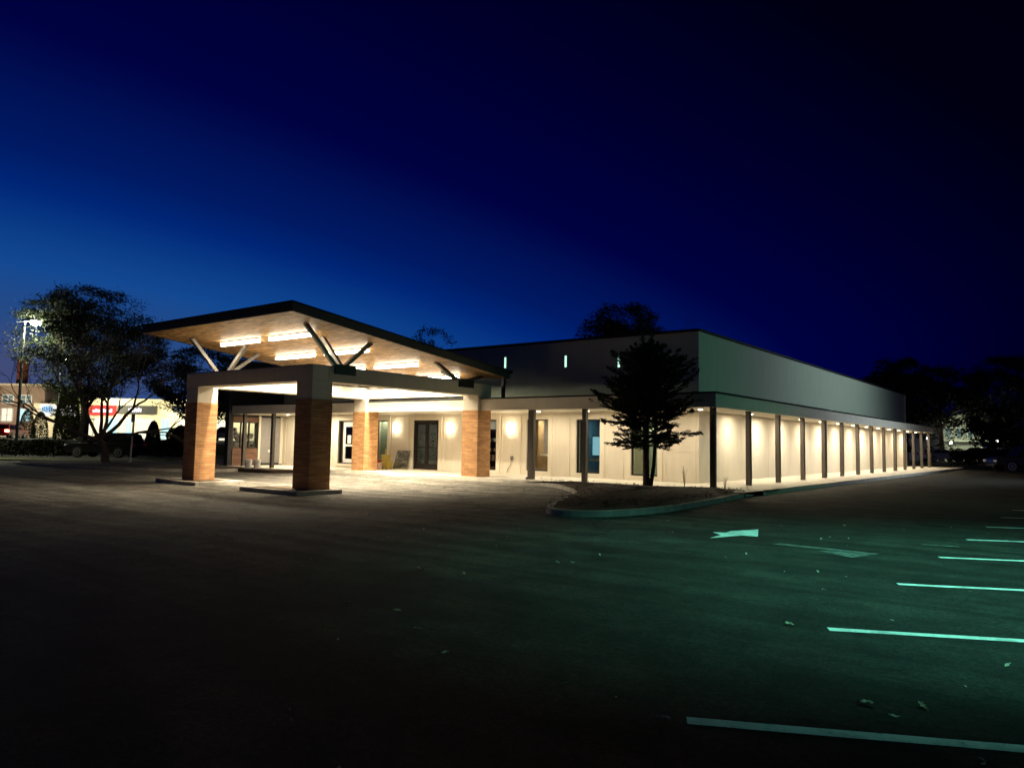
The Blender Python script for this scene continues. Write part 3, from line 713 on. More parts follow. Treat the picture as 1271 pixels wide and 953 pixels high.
# ------------------------------------------------------------------ objects by the entrance
def put(name, lb, cat, m, mbf, group=None, **kw):
    o = mbf.build(name, m, **kw); return tag(o, lb, cat, group)
def bucket(x, y, z, r, h, lb, m, name='bucket', group=None):
    t = thing(name, lb, 'bucket', (x, y, z), 0, group)
    MB().lathe([(r*.86, 0), (r, h*.93), (r*1.07, h*.93), (r*1.07, h)], (x, y, z), 18).build('pail', m, t, smooth=False)
    MB().lathe([(r*1.09, h), (r*1.09, h+.03), (r*.9, h+.04)], (x, y, z), 18).build('lid', m, t)
    b = MB(); b.path([(x-r, y-.01, z+h*.85), (x-r*.8, y-r*.8, z+h*.62), (x, y-r*1.12, z+h*.5), (x+r*.8, y-r*.8, z+h*.62), (x+r, y-.01, z+h*.85)], [.008]*5, 5); b.build('handle', M['strut'], t)
bucket(-21.95, -4.15, .01, .17, .38, 'left one of two white buckets on the mulch bed', M['white'], group='white buckets on the mulch bed')
bucket(-21.35, -4.05, .01, .17, .38, 'right one of two white buckets on the mulch bed', M['white'], group='white buckets on the mulch bed')
bucket(-16.35, -.75, .10, .20, .42, 'red bucket beside the rear left brick pillar', M['redp'])
bucket(-15.85, -1.02, .11, .15, .26, 'pale pink bucket in front of the yellow mop bucket', M['pinkp'])
t = thing('mop_bucket', 'yellow mop bucket with a wringer on top, by the front wall', 'mop bucket', (-15.75, -.62, .1))
b = MB(); x, y, z = -15.75, -.62, .1
b.hexa([(x-.2,y-.15,z+.05),(x+.2,y-.15,z+.05),(x+.2,y+.15,z+.05),(x-.2,y+.15,z+.05),(x-.25,y-.19,z+.38),(x+.25,y-.19,z+.38),(x+.25,y+.19,z+.38),(x-.25,y+.19,z+.38)])
b.build('tub', M['yellow'], t, bevel=.02)
b = MB(); b.hexa([(x-.22,y-.12,z+.385),(x+.03,y-.12,z+.385),(x+.03,y+.14,z+.385),(x-.22,y+.14,z+.385),(x-.25,y-.15,z+.70),(x+.08,y-.15,z+.70),(x+.08,y+.17,z+.70),(x-.25,y+.17,z+.70)])
b.build('wringer', M['yellow'], t, bevel=.02)
MB().box(x-.13, x-.08, y-.01, y+.03, z+.70, z+.98).build('handle', M['yellow'], t, bevel=.01)
for wx in (-.17, .17):
    for wy in (-.11, .11): MB().tube((x+wx, y+wy-.02, z+.03), (x+wx, y+wy+.02, z+.03), .035, n=10).build('caster', M['black'], t)
# dark speckled board leaning on the wall
m, tt, n, l, bb = nmat('speckled_stone'); tc = n.new('ShaderNodeTexCoord')
v = n.new('ShaderNodeTexNoise'); v.inputs['Scale'].default_value = 7; v.inputs['Detail'].default_value = 8; v.inputs['Roughness'].default_value = .75; l.new(tc.outputs['Object'], v.inputs['Vector'])
cr = n.new('ShaderNodeValToRGB'); e = cr.color_ramp.elements; e[0].position = .5; e[0].color = (.035, .032, .022, 1); e[1].position = .68; e[1].color = (.42, .38, .28, 1); l.new(v.outputs['Fac'], cr.inputs[0]); l.new(cr.outputs[0], bb.inputs['Base Color']); bb.inputs['Roughness'].default_value = .35
M['speckle'] = m
t = thing('stone_slab', 'dark speckled stone slab leaning on the wall left of the entrance door', 'slab', (-15.05, -.3, .12))
MB().hexa([(-15.55,-.42,.16),(-14.72,-.42,.16),(-14.72,-.38,.16),(-15.55,-.38,.16),(-15.55,-.12,1.02),(-14.72,-.12,1.02),(-14.72,-.08,1.02),(-15.55,-.08,1.02)]).build('slab', M['speckle'], t)
for xx in (-15.45, -14.82): MB().box(xx-.04, xx+.04, -.44, -.34, .12, .16).build('foot_block', M['wood'], t)
put('wall_outlet', 'small wall outlet with a dangling cable right of the third wall lamp', 'outlet', M['strut'], MB().box(-8.62, -8.50, -.06, -.002, .75, .92).path([(-8.56,-.05,.76),(-8.60,-.06,.55),(-8.75,-.05,.38),(-8.80,-.06,.2)], [.012]*4, 5))
# seen through the windows
t = thing('display_shelf', 'tall shelf of white boxes seen through the window right of the brick pillar', 'shelf', (-10.64, 1.2, .15))
b = MB()
for zz in (.15, .62, 1.05, 1.5, 2.0): b.box(-10.98, -10.3, 1.1, 1.4, zz, zz+.03)
b.box(-10.98, -10.3, 1.4, 1.43, .15, 2.1); b.build('shelf_frame', M['black'], t)
R2 = random.Random(5)
for zz in (.18, .65, 1.08, 1.53):
    xx = -10.95
    while xx < -10.45:
        w_ = R2.uniform(.06, .16)
        if R2.random() < .8: MB().box(xx, xx+w_, 1.12, 1.3, zz, zz+R2.uniform(.10, .3)).build('box', [M['white'], M['pinkp'], M['paper'], M['greywall']][R2.randrange(4)], t)
        xx += w_+.03
t = thing('wood_cabinet', 'brown wooden cabinet seen through the window behind the double column', 'cabinet', (-7.7, 1.4, .15))
MB().box(-8.38, -7.9, 1.0, 1.4, .15, 2.55).build('cabinet_body', M['wood'], t)
MB().box(-7.88, -6.6, 1.0, 1.5, .15, .95).build('counter', M['wood'], t, bevel=.01)
MB().box(-7.86, -7.5, 1.1, 1.3, .95, 1.03).build('paper_tray', M['white'], t)
t = thing('blue_curtain', 'dark blue curtain behind the window left of the conifer', 'curtain', (-5.3, .5, .2))
b = MB(); n_ = 40
for i in range(n_+1):
    xx = -5.62+.62*i/n_; b.v += [(xx, .5+.03*math.sin(i*.9), .2), (xx, .5+.03*math.sin(i*.9+.3), 2.6)]
for i in range(n_): b.f.append((2*i, 2*i+2, 2*i+3, 2*i+1))
b.build('fabric', M['curtain'], t)
t = thing('glow_panel', 'pale blue glowing panel seen through the window left of the conifer', 'screen', (-5.05, 1.2, 1.0))
MB().box(-5.26, -4.84, 1.2, 1.25, 1.0, 1.85).build('panel_border', M['black'], t)
MB().box(-5.23, -4.87, 1.185, 1.198, 1.04, 1.81).build('glow_face', emit('panel_glow', (.42, .85, 1.), .75), t)  # plain emissive panel, added for the pale blue patch in the window
MB().box(-5.5, -4.6, 1.05, 1.5, .80, .86).build('desk', M['wood'], t)
t = thing('potted_plant', 'leafy plant seen through the glass of the entrance door', 'plant', (-14.75, 1.1, .15))
b = MB(); bl = MB(); R2 = random.Random(9)
for px_ in (-15.2, -14.35): b.lathe([(.16, 0), (.22, .4)], (px_, 1.1, .15), 14)
b.build('pot', M['white'], t); b = MB()
for _ in range(300):
    a, r_, zz = R2.uniform(0, 6.28), R2.uniform(.05, .42), R2.uniform(.5, 2.0); px_ = R2.choice((-15.2, -14.35))
    p = Vector((px_+r_*math.cos(a), 1.1+r_*math.sin(a), zz)); d = Vector((math.cos(a), math.sin(a), R2.uniform(-.6, .5)))*R2.uniform(.06, .16); s_ = Vector((-d.y, d.x, 0))*.3
    b.quad(p-d, p+s_, p+d, p-s_)
b.build('foliage', mat_leaf('house_plant_leaf', (.06, .12, .07), (.12, .22, .12)), t)

# ------------------------------------------------------------------ trees
def leaf_mesh(name, centers, size, m, parent, rng, flat=0.0, aspect=.5, jitter=.4, dirs=None):
    P = np.asarray(centers, float); n = len(P); g = np.random.default_rng(rng)
    d = g.normal(size=(n, 3)) if dirs is None else np.array([tuple(q) for q in dirs]); d[:, 2] *= (1-flat); d /= np.linalg.norm(d, axis=1)[:, None]
    r = g.normal(size=(n, 3)); s_ = np.cross(d, r); s_ /= np.linalg.norm(s_, axis=1)[:, None]
    L = (size*(1+jitter*g.uniform(-1, 1, n)))[:, None]
    V = np.stack([P-d*L, P+s_*L*aspect, P+d*L, P-s_*L*aspect], 1).reshape(-1, 3) - np.array(parent.location)
    me = bpy.data.meshes.new(name); me.vertices.add(4*n); me.vertices.foreach_set('co', V.ravel())
    me.loops.add(4*n); me.loops.foreach_set('vertex_index', np.arange(4*n)); me.polygons.add(n)
    me.polygons.foreach_set('loop_start', np.arange(n)*4); me.update(); me.validate()
    me.materials.append(m); o = bpy.data.objects.new(name, me); COL.objects.link(o); o.parent = parent; return o
def grow(b, rng, p, d, L, r, lev, tips, spread=.6, kids=(2, 3), up=.15, ratio=.72, wob=.18, rmin=.006, n=6, mid=None):
    pts = [p]; k = 4; dd = d.copy()
    for i in range(k):
        dd = (dd + Vector((rng.uniform(-wob, wob), rng.uniform(-wob, wob), rng.uniform(-wob, wob)+up*.25))).normalized()
        pts.append(pts[-1]+dd*(L/k))
    r1 = max(rmin, r*.62); b.path(pts, [r+(r1-r)*i/k for i in range(k+1)], max(4, n))
    if mid is not None: mid += pts[2:]
    if lev == 0: tips.append((pts[-1], dd)); return
    for c in range(rng.randint(*kids)):
        ax = dd.orthogonal().normalized(); ax.rotate(Matrix.Rotation(rng.uniform(0, 6.28), 3, dd))
        nd = (dd*math.cos(spread)+ax*math.sin(spread)*rng.uniform(.7, 1.2)).normalized()
        st = pts[-1] if c < 2 else pts[rng.randint(2, k-1)]
        grow(b, rng, st, nd, L*ratio*rng.uniform(.8, 1.15), r1*.85, lev-1, tips, spread, kids, up, ratio, wob, rmin, n-1, mid)

# dark conifer in the planting bed: layered sprays that rise at their tips
def conifer():
    bx, by, bz = .22, -4.45, .2; rng = random.Random(21); g = np.random.default_rng(4)
    t = thing('conifer_tree', 'dark ragged conifer with two trunks in the kerbed bed by the building corner', 'tree', (bx, by, bz))
    b = MB()
    b.path([(bx, by, 0), (bx-.05, by, 1.2), (bx-.02, by, 2.6), (bx-.1, by, 4.0), (bx-.2, by, 5.1)], [.11, .09, .07, .04, .012], 9)
    b.path([(bx+.08, by+.03, .1), (bx+.18, by+.1, .9), (bx+.20, by+.15, 1.9), (bx+.22, by+.1, 3.2), (bx+.16, by, 5.0)], [.07, .06, .05, .035, .012], 8)
    C = []; D = []
    nb = 210
    for i in range(nb):
        f = i/(nb-1); z = 1.72+3.1*f
        prof = 1.0+.62*min(1, f/.15) if f < .58 else .22+1.40*max(0., 1-((f-.58)/.42)**1.25)
        L = prof*rng.choice((.45, .6, .75, .9, 1.0, 1.06))*rng.uniform(.9, 1.1)
        a = i*2.399+rng.uniform(-.5, .5); elev = rng.uniform(-.16, .46)+.36*f
        s0 = Vector((bx+(-.05 if i % 2 else .17)*(1-f*.3), by, z-.25)); d = Vector((math.cos(a)*math.cos(elev), math.sin(a)*math.cos(elev), math.sin(elev)))
        if f < .14: d.z -= .16
        cur = rng.uniform(.06, .22)
        at_ = lambda q: s0+d*L*q+Vector((0, 0, cur*L*q*q))
        b.path([at_(q) for q in (0, .33, .66, 1)], [.022, .016, .010, .004], 4)
        side = Vector((-d.y, d.x, 0)).normalized()
        for _ in range(int(5+6.5*L)):               # side sprays
            q = rng.uniform(.22, 1.0); sg = rng.choice((-1, 1)); tip_ = (d*.75+side*sg*rng.uniform(.25, .9)+Vector((0, 0, rng.uniform(-.2, .55)))).normalized()
            l2 = (.42*(1-q)+.13)*L**.5*rng.uniform(.6, 1.25); p0 = at_(q)
            for k in range(int(24+100*l2)):
                w_ = rng.random(); p = p0+tip_*l2*w_+Vector((rng.gauss(0, .028), rng.gauss(0, .028), rng.gauss(0, .022)))*(1.15-w_*.6)
                C.append(p); D.append(tip_+Vector((rng.gauss(0, .45), rng.gauss(0, .45), rng.gauss(0, .35))))
    for k in range(520):          # two leaders
        f = rng.random(); x = -.2 if k % 2 else .16
        C.append(Vector((bx+x+rng.gauss(0, .11*(1-f)+.012), by+rng.gauss(0, .11*(1-f)+.012), 4.35+f*.95))); D.append(Vector((rng.gauss(0, .4), rng.gauss(0, .4), 1)))
    b.build('trunk', M['bark'], t); leaf_mesh('crown', C, .034, M['leaf_con'], t, 1, aspect=.30, dirs=D)
conifer()

# broad dark tree on the street side
def broad_tree(name, lb, base, h, rad, seed, m, zlo=.35, nleaf=16000, lsize=.16, lev=5, r0=.32, flat=.5, trunk='bark', layers=True, lean=(0, 0), cat='tree', group=None):
    rng = random.Random(seed); t = thing(name, lb, cat, base, 0, group); b = MB(); tips = []; mid = []
    p0 = Vector(base); hh = h*.36
    top = p0+Vector((lean[0], lean[1], hh)); b.path([p0-Vector((0,0,.3)), p0.lerp(top, .5)+Vector((.1, .05, 0)), top], [r0*1.25, r0, r0*.8], 10)
    nl = 6
    for i in range(nl):
        a = 6.283*i/nl+rng.uniform(-.3, .3); el = rng.uniform(.45, 1.15)
        d = Vector((math.cos(a)*math.cos(el), math.sin(a)*math.cos(el), math.sin(el)))
        grow(b, rng, p0.lerp(top, rng.uniform(.72, 1)), d, h*.27, r0*.5, 3, tips, .55, (2, 3), .1, .70, .2, .012, 6, mid)
    b.build('trunk', M[trunk], t)
    pts = np.array([tuple(q[0]) for q in tips]+[tuple(q) for q in mid]); g = np.random.default_rng(seed)
    # scale the branching to the wanted crown
    c = np.array(top); mx = np.percentile(np.hypot(pts[:, 0]-c[0], pts[:, 1]-c[1]), 97)
    cl = []
    k = int(nleaf/26)
    for _ in range(k):
        f = g.random()
        if g.random() < .6:
            q = pts[g.integers(len(pts))]; q = q+g.normal(size=3)*[.5, .5, .25]
        else:
            a = g.uniform(0, 6.283); zz = g.random()
            rr = rad*math.sqrt(max(0, 1-(2*zz-1)**2*.85))*g.random()**.45
            q = np.array([c[0]+rr*math.cos(a), c[1]+rr*math.sin(a), base[2]+h*(zlo+(1-zlo)*zz)])
        cl.append(q)
    cl = np.array(cl); rr = np.hypot(cl[:, 0]-c[0], cl[:, 1]-c[1]); zz = (cl[:, 2]-base[2])/h
    keep = (rr < rad*1.05*np.sqrt(np.clip(1-((zz-.62)/.42)**2, .08, 1))) & (zz < 1.0) & (zz > zlo*.9) & ((np.sin(cl[:, 0]*1.3+seed)*np.sin(cl[:, 1]*1.5+seed)+np.sin(cl[:, 2]*1.9+cl[:, 0]*.6)*.8) > -.55); cl = cl[keep]
    P = (cl[:, None, :]+g.normal(size=(len(cl), 26, 3))*np.array([.42, .42, .14 if layers else .32])*rad/6.5).reshape(-1, 3)
    leaf_mesh('crown', P, lsize, m, t, seed, flat=flat, aspect=.42)
    return t
q = FW(-34.4, 60, 0); broad_tree('broad_tree', 'large dark spreading tree behind the bare tree, a lit street lamp at its left', (q.x, q.y, -.1), 13.2, 5.4, 31, M['leaf_dark'], .36, 125000, .09)
q = FW(-24.6, 61, 0); broad_tree('broad_tree', 'lower leafy tree between the large dark tree and the canopy roof', (q.x, q.y, -.1), 8.8, 4.6, 34, M['leaf_dark'], .34, 52000, .095)
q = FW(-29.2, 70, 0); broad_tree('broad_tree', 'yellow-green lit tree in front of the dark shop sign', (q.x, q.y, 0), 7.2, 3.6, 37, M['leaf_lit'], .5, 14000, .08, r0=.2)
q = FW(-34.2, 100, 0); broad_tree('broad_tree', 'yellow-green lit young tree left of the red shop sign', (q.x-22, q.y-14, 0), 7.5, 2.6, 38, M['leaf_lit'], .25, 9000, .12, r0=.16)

def bare_tree():
    x, y, z = -31.9, -6.6, -.05; rng = random.Random(12); tips = []
    t = thing('bare_tree', 'leafless multi-limbed tree with pale trunk on the kerbed island', 'tree', (x, y, z)); b = MB()
    p0 = Vector((x, y, z-.1)); f = p0+Vector((-.35*.6, -.2, 1.55)); b.path([p0, p0+Vector((-.05, 0, .7)), f], [.24, .2, .19], 10)
    rt = rgt
    for (du, up_, L, r) in ((-1.0, .42, 2.6, .12), (-.55, .9, 2.2, .11), (-.12, 1.0, 2.3, .11), (.35, 1.0, 2.3, .11), (.85, .62, 2.6, .12), (1.0, .30, 2.7, .11), (.2, .8, 2.0, .08)):
        d = (rt*du+Vector((0, 0, up_))+Vector((math.sin(YA), -math.cos(YA), 0))*rng.uniform(-.4, .4)).normalized()
        grow(b, rng, f-Vector((0, 0, rng.uniform(0, .3))), d, L*.92, r, 5, tips, .46, (2, 3), .16, .74, .17, .010, 7)
    b.build('trunk', M['barkpale'], t)
    C = []
    for p, d in tips:
        if rng.random() < .22:
            for _ in range(3): C.append(p+Vector((rng.gauss(0, .12), rng.gauss(0, .12), rng.gauss(0, .1))))
    leaf_mesh('crown', C, .055, M['leaf_dark'], t, 5)
bare_tree()

def far_tree(lb, u, w, h, rad, seed, nleaf=5000, lsize=.3, zlo=.2, m='leaf_far', group='dark trees beyond the building'):
    q = FW(u, w); return broad_tree('dark_tree', lb, (q.x, q.y, 0), h, rad, seed, M[m], zlo, nleaf, lsize, r0=.3, flat=.1, layers=False, group=group)
far_tree('rounded dark tree rising above the middle of the roof parapet', 9.2, 62, 12.9, 4.4, 51, 80000, .11)
far_tree('sparse treetop showing over the rear of the canopy roof', -7.6, 70, 11.9, 2.9, 52, 16000, .09, .5)
for i, (u, w, h, r_, lb) in enumerate(((46, 88, 12.0, 4.6, 'dark tree just past the far end of the long wall'), (53, 92, 11.6, 5.2, 'broad dark tree above the lit house at the right'), (60, 90, 12.6, 5.0, 'dark tree right of the lit house'), (67, 88, 14.0, 5.5, 'tallest dark tree at the right edge'), (41.5, 97, 10.2, 3.6, 'low dark treetop peeping over the end of the parapet'), (49.5, 100, 11.0, 4.5, 'dark tree at the back between two nearer crowns'))):
    far_tree(lb, u, w, h, r_, 60+i, 26000, .17, .12)
far_tree('bushy dark tree hiding part of the lit house', 47.1, 73, 5.9, 2.4, 71, 14000, .10, .1)
far_tree('dark leafy tree over the pickup truck at the right edge', 51.5, 76, 7.4, 2.9, 72, 8000, .10, .3, 'leaf_dark')

# clipped cone shrubs, round shrubs, hedges
def shrub(name, lb, u, w, h, r, m, seed, n=2600, cone=True, size=.09, cat='shrub', group=None):
    q = FW(u, w); g = np.random.default_rng(seed); t = thing(name, lb, cat, (q.x, q.y, .85 if w >= 66 else 0), 0, group)
    f = g.random(n); a = g.uniform(0, 6.283, n)
    R = r*np.sqrt(1-f**1.7) if cone else r*np.sqrt(np.clip(1-(2*f-1)**2*.9, 0, 1))
    R = R*(.75+.27*g.random(n)**.5)
    z0 = .85 if w >= 66 else 0.
    P = np.stack([q.x+R*np.cos(a), q.y+R*np.sin(a), z0+.05+f*h], 1)
    MB().tube((q.x, q.y, -.1), (q.x, q.y, z0+h*.6), .06, .03).build('stem', M['bark'], t)
    leaf_mesh('foliage', P, size, m, t, seed)
gsh = 'clipped cone shrubs by the street'
shrub('cone_shrub', 'dark clipped cone shrub right of the white post', -28.75, 60, 2.6, .62, M['leaf_far'], 81, 4200, group=gsh)
shrub('cone_shrub', 'dark cone shrub half hidden by the front left brick pillar', -26.55, 60, 2.3, .9, M['leaf_far'], 82, 4200, group=gsh)
shrub('cone_shrub', 'left of two cone shrubs before the brick building', -62.3, 96, 3.6, 1.0, M['leaf_dark'], 83, 2600, group=gsh)
shrub('cone_shrub', 'right of two cone shrubs before the brick building', -60.6, 96, 3.4, 1.0, M['leaf_dark'], 84, 2600, group=gsh)
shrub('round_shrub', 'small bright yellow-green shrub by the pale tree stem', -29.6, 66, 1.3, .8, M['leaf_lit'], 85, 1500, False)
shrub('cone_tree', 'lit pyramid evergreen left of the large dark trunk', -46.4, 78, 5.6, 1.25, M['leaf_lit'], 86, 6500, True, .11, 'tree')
shrub('round_shrub', 'dark round shrub below the white sign panel', -47.5, 80, 2.6, .8, M['leaf_dark'], 87, 1800, False)
def hedge(lb, u0, u1, w0, w1, h, seed, n=9000, m='leaf_far'):
    g = np.random.default_rng(seed); q = FW((u0+u1)/2, (w0+w1)/2); t = thing('hedge', lb, 'hedge', (q.x, q.y, 0))
    u = g.uniform(u0, u1, n); w = g.uniform(w0, w1, n); z = g.random(n)**.6*h*(.93+.1*np.sin(u*1.7)+.05*g.random(n))
    P = np.array([tuple(FW(a, b_, c)) for a, b_, c in zip(u, w, z)]); leaf_mesh('foliage', P, .10, M[m], t, seed)
    b = MB()
    for k in range(int((u1-u0)/.9)):
        p = FW(u0+.45+.9*k, (w0+w1)/2); b.tube((p.x, p.y, -.1), (p.x, p.y, h*.7), .03, .015, 5)
    b.build('stem', M['bark'], t)
hedge('long dark clipped hedge behind the lit lawn strip', -42, -30.6, 51.2, 52.6, 1.06, 91, 15000)
hedge('dark hedge behind the white post and the bare tree', -28.0, -22.5, 54.5, 55.8, 1.15, 92, 8000)
hedge('dark hedge past the far end of the long wall', 41, 50, 69, 70.2, 1.5, 93, 7000)

# ------------------------------------------------------------------ white post, street lamps
t = thing('sign_post', 'thin white post with a small plate on the island right of the bare tree', 'post', (-31.35, -5.5, 0))
MB().tube((-31.35, -5.5, 0), (-31.25, -5.45, 2.55), .05, .05, 8).build('post', M['white'], t)
MB().box(-31.43, -31.07, -5.53, -5.48, 2.25, 2.72).build('plate', M['fascia'], t)
M['streetglow'] = emit('street_lamp_lens', (.93, 1.0, .82), 420)
def street_lamp(u, w, h, lb, pw, col=(.93, 1., .80)):
    q = FW(u, w); t = thing('street_lamp', lb, 'street lamp', (q.x, q.y, 0), 0, 'street lamps beyond the lot')
    MB().tube((q.x, q.y, -.1), (q.x, q.y, h-.1), .12, .08, 10).build('pole', M['strut'], t)
    MB().tube((q.x, q.y, -.1), (q.x, q.y, .7), .2, .2, 12).build('base', M['kerb'], t)
    e = q+rgt*.75; c = q-rgt*.6
    MB().beam((c.x, c.y, h-.1), (e.x, e.y, h), .09, .09).build('arm', M['white'], t)
    hd = q+rgt*.85
    b = MB(); b.lathe([(.10, .06), (.30, .10), (.34, .26), (.12, .34)], (hd.x, hd.y, h-.1), 14); b.build('lamp_head', M['black'], t)
    b = MB(); b.lathe([(.06, -.30), (.30, -.20), (.36, .06)], (hd.x, hd.y, h-.08), 14); b.build('lens', M['streetglow'], t)
    lamp('street_light', 'SPOT', (hd.x, hd.y, h-.5), pw, col, t, (hd.x, hd.y-.01, 0), spot_size=math.radians(140), spot_blend=.5, shadow_soft_size=.2)
street_lamp(-37.7, 57, 10.15, 'tall lit street lamp shining through the left side of the large tree', 1300)
street_lamp(-57.9, 95, 11.3, 'farther lit street lamp above the white shop sign', 3800, (.95, .98, 1.))

q = FW(-36.6, 46.5); t, p = lot_lamp(q.x, q.y, 8.0, 'street lamp over the lit lawn strip beyond the left edge', (.6, .4))
lamp('lawn_lamp', 'SPOT', p, 2600, (1, .97, .70), t, (q.x+2.4, q.y+1.9, 0), spot_size=math.radians(116), spot_blend=.8, shadow_soft_size=.1)

# ------------------------------------------------------------------ vehicles
def make_car(name, lb, paint, loc, rz, kind='suv', cat='car', group=None, tails=False):
    t = thing(name, lb, cat, loc, rz, group); w = .92
    if kind == 'suv': low = [(-2.3,.42),(-2.34,.75),(-2.28,1.02),(1.15,1.02),(1.9,.98),(2.28,.82),(2.34,.55),(2.25,.34),(-2.2,.34)]; cab = [(-2.24,1.02),(-2.02,1.60),(-1.5,1.70),(.15,1.66),(1.05,1.02)]; wb = (-1.42, 1.42); r = .36
    elif kind == 'truck': low = [(-2.9,.55),(-2.92,1.12),(1.3,1.12),(2.4,1.10),(2.72,.95),(2.78,.6),(2.7,.45),(-2.8,.45)]; cab = [(-.95,1.12),(-.88,1.82),(.55,1.86),(1.35,1.12)]; wb = (-1.75, 1.75); r = .42
    else: low = [(-2.2,.38),(-2.28,.68),(-2.2,.92),(-1.5,.96),(1.0,.94),(2.0,.80),(2.26,.6),(2.22,.32),(-2.1,.32)]; cab = [(-1.75,.95),(-1.1,1.40),(.1,1.42),(1.05,.93)]; wb = (-1.35, 1.4); r = .33
    MB().prism_y(low, -w, w).build('body', paint, t, world=False, bevel=.07)
    b = MB(); n = len(cab); i = len(b.v); ti = .80
    cz0 = cab[0][1]
    for s_ in (-1, 1): b.v += [(x, s_*w*(.97 if z <= cz0+.02 else ti), z) for x, z in cab]
    b.f = [tuple(range(n)), tuple(range(2*n-1, n-1, -1))]+[(k, n+k, n+(k+1) % n, (k+1) % n) for k in range(n)]
    b.build('cabin', paint, t, world=False, bevel=.05)
    x0, x1 = cab[0][0], cab[-1][0]; xr, xf = cab[1][0], cab[-2][0]; zt = cab[-2][1]-.08; zb = cz0+.06; yt = lambda z: w*(.97+(ti-.97)*(z-cz0)/(cab[-2][1]-cz0))+.012
    for s_ in (-1, 1):
        xm = (xr+xf)/2
        for (a0, a1, c0, c1) in ((x0+.28, xr+.2, xm-.05, xm-.05), (xm+.05, xm+.05, x1-.3, xf-.05)):
            MB().quad((a0, s_*yt(zb), zb), (c0, s_*yt(zb), zb), (c1, s_*yt(zt), zt), (a1, s_*yt(zt), zt)).build('side_window', M['carglass'], t, world=False)
    def pane(xa, za, xb_, zb_, sgn):
        dx_ = .02*sgn; MB().quad((xa+dx_, -w*.84, za+.02), (xa+dx_, w*.84, za+.02), (xb_+dx_, w*.72, zb_+.02), (xb_+dx_, -w*.72, zb_+.02)).build('windscreen', M['carglass'], t, world=False)
    pane(x1-.08, cz0+.06, xf+.07, cab[-2][1]-.05, 1); pane(x0+.04, cz0+.08, xr-.02, cab[1][1]-.05, -1)
    for xw in wb:
        for s_ in (-1, 1):
            wh = MB().tube((xw, s_*(w-.2), r), (xw, s_*(w+.02), r), r, n=22).build('wheel', M['tyre'], t, world=False, bevel=.02)
            b = MB()
            for k in range(18):
                a0, a1 = k*math.pi/9, (k+1)*math.pi/9; b.beam((xw+r*.6*math.cos(a0), s_*(w+.03), r+r*.6*math.sin(a0)), (xw+r*.6*math.cos(a1), s_*(w+.03), r+r*.6*math.sin(a1)), .03, .05)
            for k in range(6):
                a = k*math.pi/3; b.beam((xw, s_*(w+.035), r), (xw+r*.6*math.cos(a), s_*(w+.035), r+r*.6*math.sin(a)), .05, .03)
            b.build('rim', M['rim'], wh, world=False)
    xl = low[-3][0]; 
    for s_ in (-1, 1):
        MB().box(xl-.10, xl+.025, s_*.72-.17, s_*.72+.17, low[4 if kind != 'sedan' else 5][1]-.22, low[4 if kind != 'sedan' else 5][1]-.08).build('headlight', M['head'], t, world=False, bevel=.02)
        MB().box(low[1][0]-.03, low[1][0]+.1, s_*.72-.20, s_*.72+.20, .76, 1.02).build('taillight', M['tail'] if tails else M['redp'], t, world=False, bevel=.02)
        MB().box(x1-.45, x1-.28, s_*(w+.02)-.10*(s_ < 0), s_*(w+.02)+.10*(s_ > 0), cz0+.02, cz0+.17).build('mirror', paint, t, world=False, bevel=.02)
    MB().box(low[-2][0]-.03, low[-2][0]+.05, -.6, .6, .42, .62).build('grille', M['black'], t, world=False)
    return t
q = FW(-27.6, 51.0); make_car('parked_suv', 'black parked car with pale reflections on its bonnet, behind the bare tree', M['carblack'], (q.x, q.y, -.03), YA+math.pi-.05)
q = FW(-59.0, 88); make_car('red_car', 'red car with glowing tail lights at the far left', M['carred'], (q.x, q.y, .86), YA+math.pi/2+.15, 'suv', tails=True)
q = FW(-35.0, 92); make_car('pickup_truck', 'white pickup truck glimpsed between the left pillar and the wing wall', M['carwhite'], (q.x, q.y, .86), YA+math.pi, 'truck', 'truck')
q = FW(37.1, 53.3); make_car('pickup_truck', 'dark pickup truck with a bright wheel rim at the right edge', M['carblack'], (q.x, q.y, 0), YA+math.pi-.12, 'truck', 'truck')
for i, (u, m_, lb, k_) in enumerate(((48.4, 'carwhite', 'pale car parked just past the last colonnade post', 'sedan'), (52.6, 'carblack', 'dark car parked in front of the lit house', 'suv'), (57.4, 'carwhite', 'white car parked under the trees right of the lit house', 'suv'))):
    q = FW(u, 84+i*.6); make_car('parked_car', lb, M[m_], (q.x, q.y, .13), YA+math.pi*(i % 2), k_, group='cars parked in front of the lit house')

# ------------------------------------------------------------------ shops and houses
def fbox(b, u0, u1, w0, w1, z0, z1):      # box in the street frame
    p = [FW(u0, w0), FW(u1, w0), FW(u1, w1), FW(u0, w1)]
    return b.hexa([(a.x, a.y, z0) for a in p]+[(a.x, a.y, z1) for a in p])
M['brickfar'] = mat_brick('tan_brick', (.42, .31, .22), (.34, .25, .18), (.40, .33, .27))
M['cream'] = mat('cream_render', (.66, .60, .42), .8)
M['cyanwin'] = emit('lit_window_cyan', (.55, .95, 1.), 1.1)
M['warmwin'] = emit('lit_window_warm', (1., .93, .68), 1.2)
M['dimwin'] = emit('dim_window', (.45, .70, .68), .22)
M['whitesign'] = emit('white_sign_panel', (1., .97, .93), .95)
M['redsign'] = emit('red_sign_panel', (1., .07, .06), 1.0)
M['signlett'] = emit('sign_lettering', (1., .92, 1.), 1.3)
M['bluelett'] = emit('blue_lettering', (.06, .22, .62), .5)
M['paleblue'] = emit('pale_blue_logo', (.45, .75, 1.), 1.0)
M['darkband'] = mat('dark_sign_band', (.05, .05, .045), .7)
M['brickred'] = mat('red_brown_brick', (.22, .07, .04), .85, var=.3)
t = thing('brick_building', 'two-storey tan brick building with white-framed windows and a chimney', 'building', FW(-88, 130))
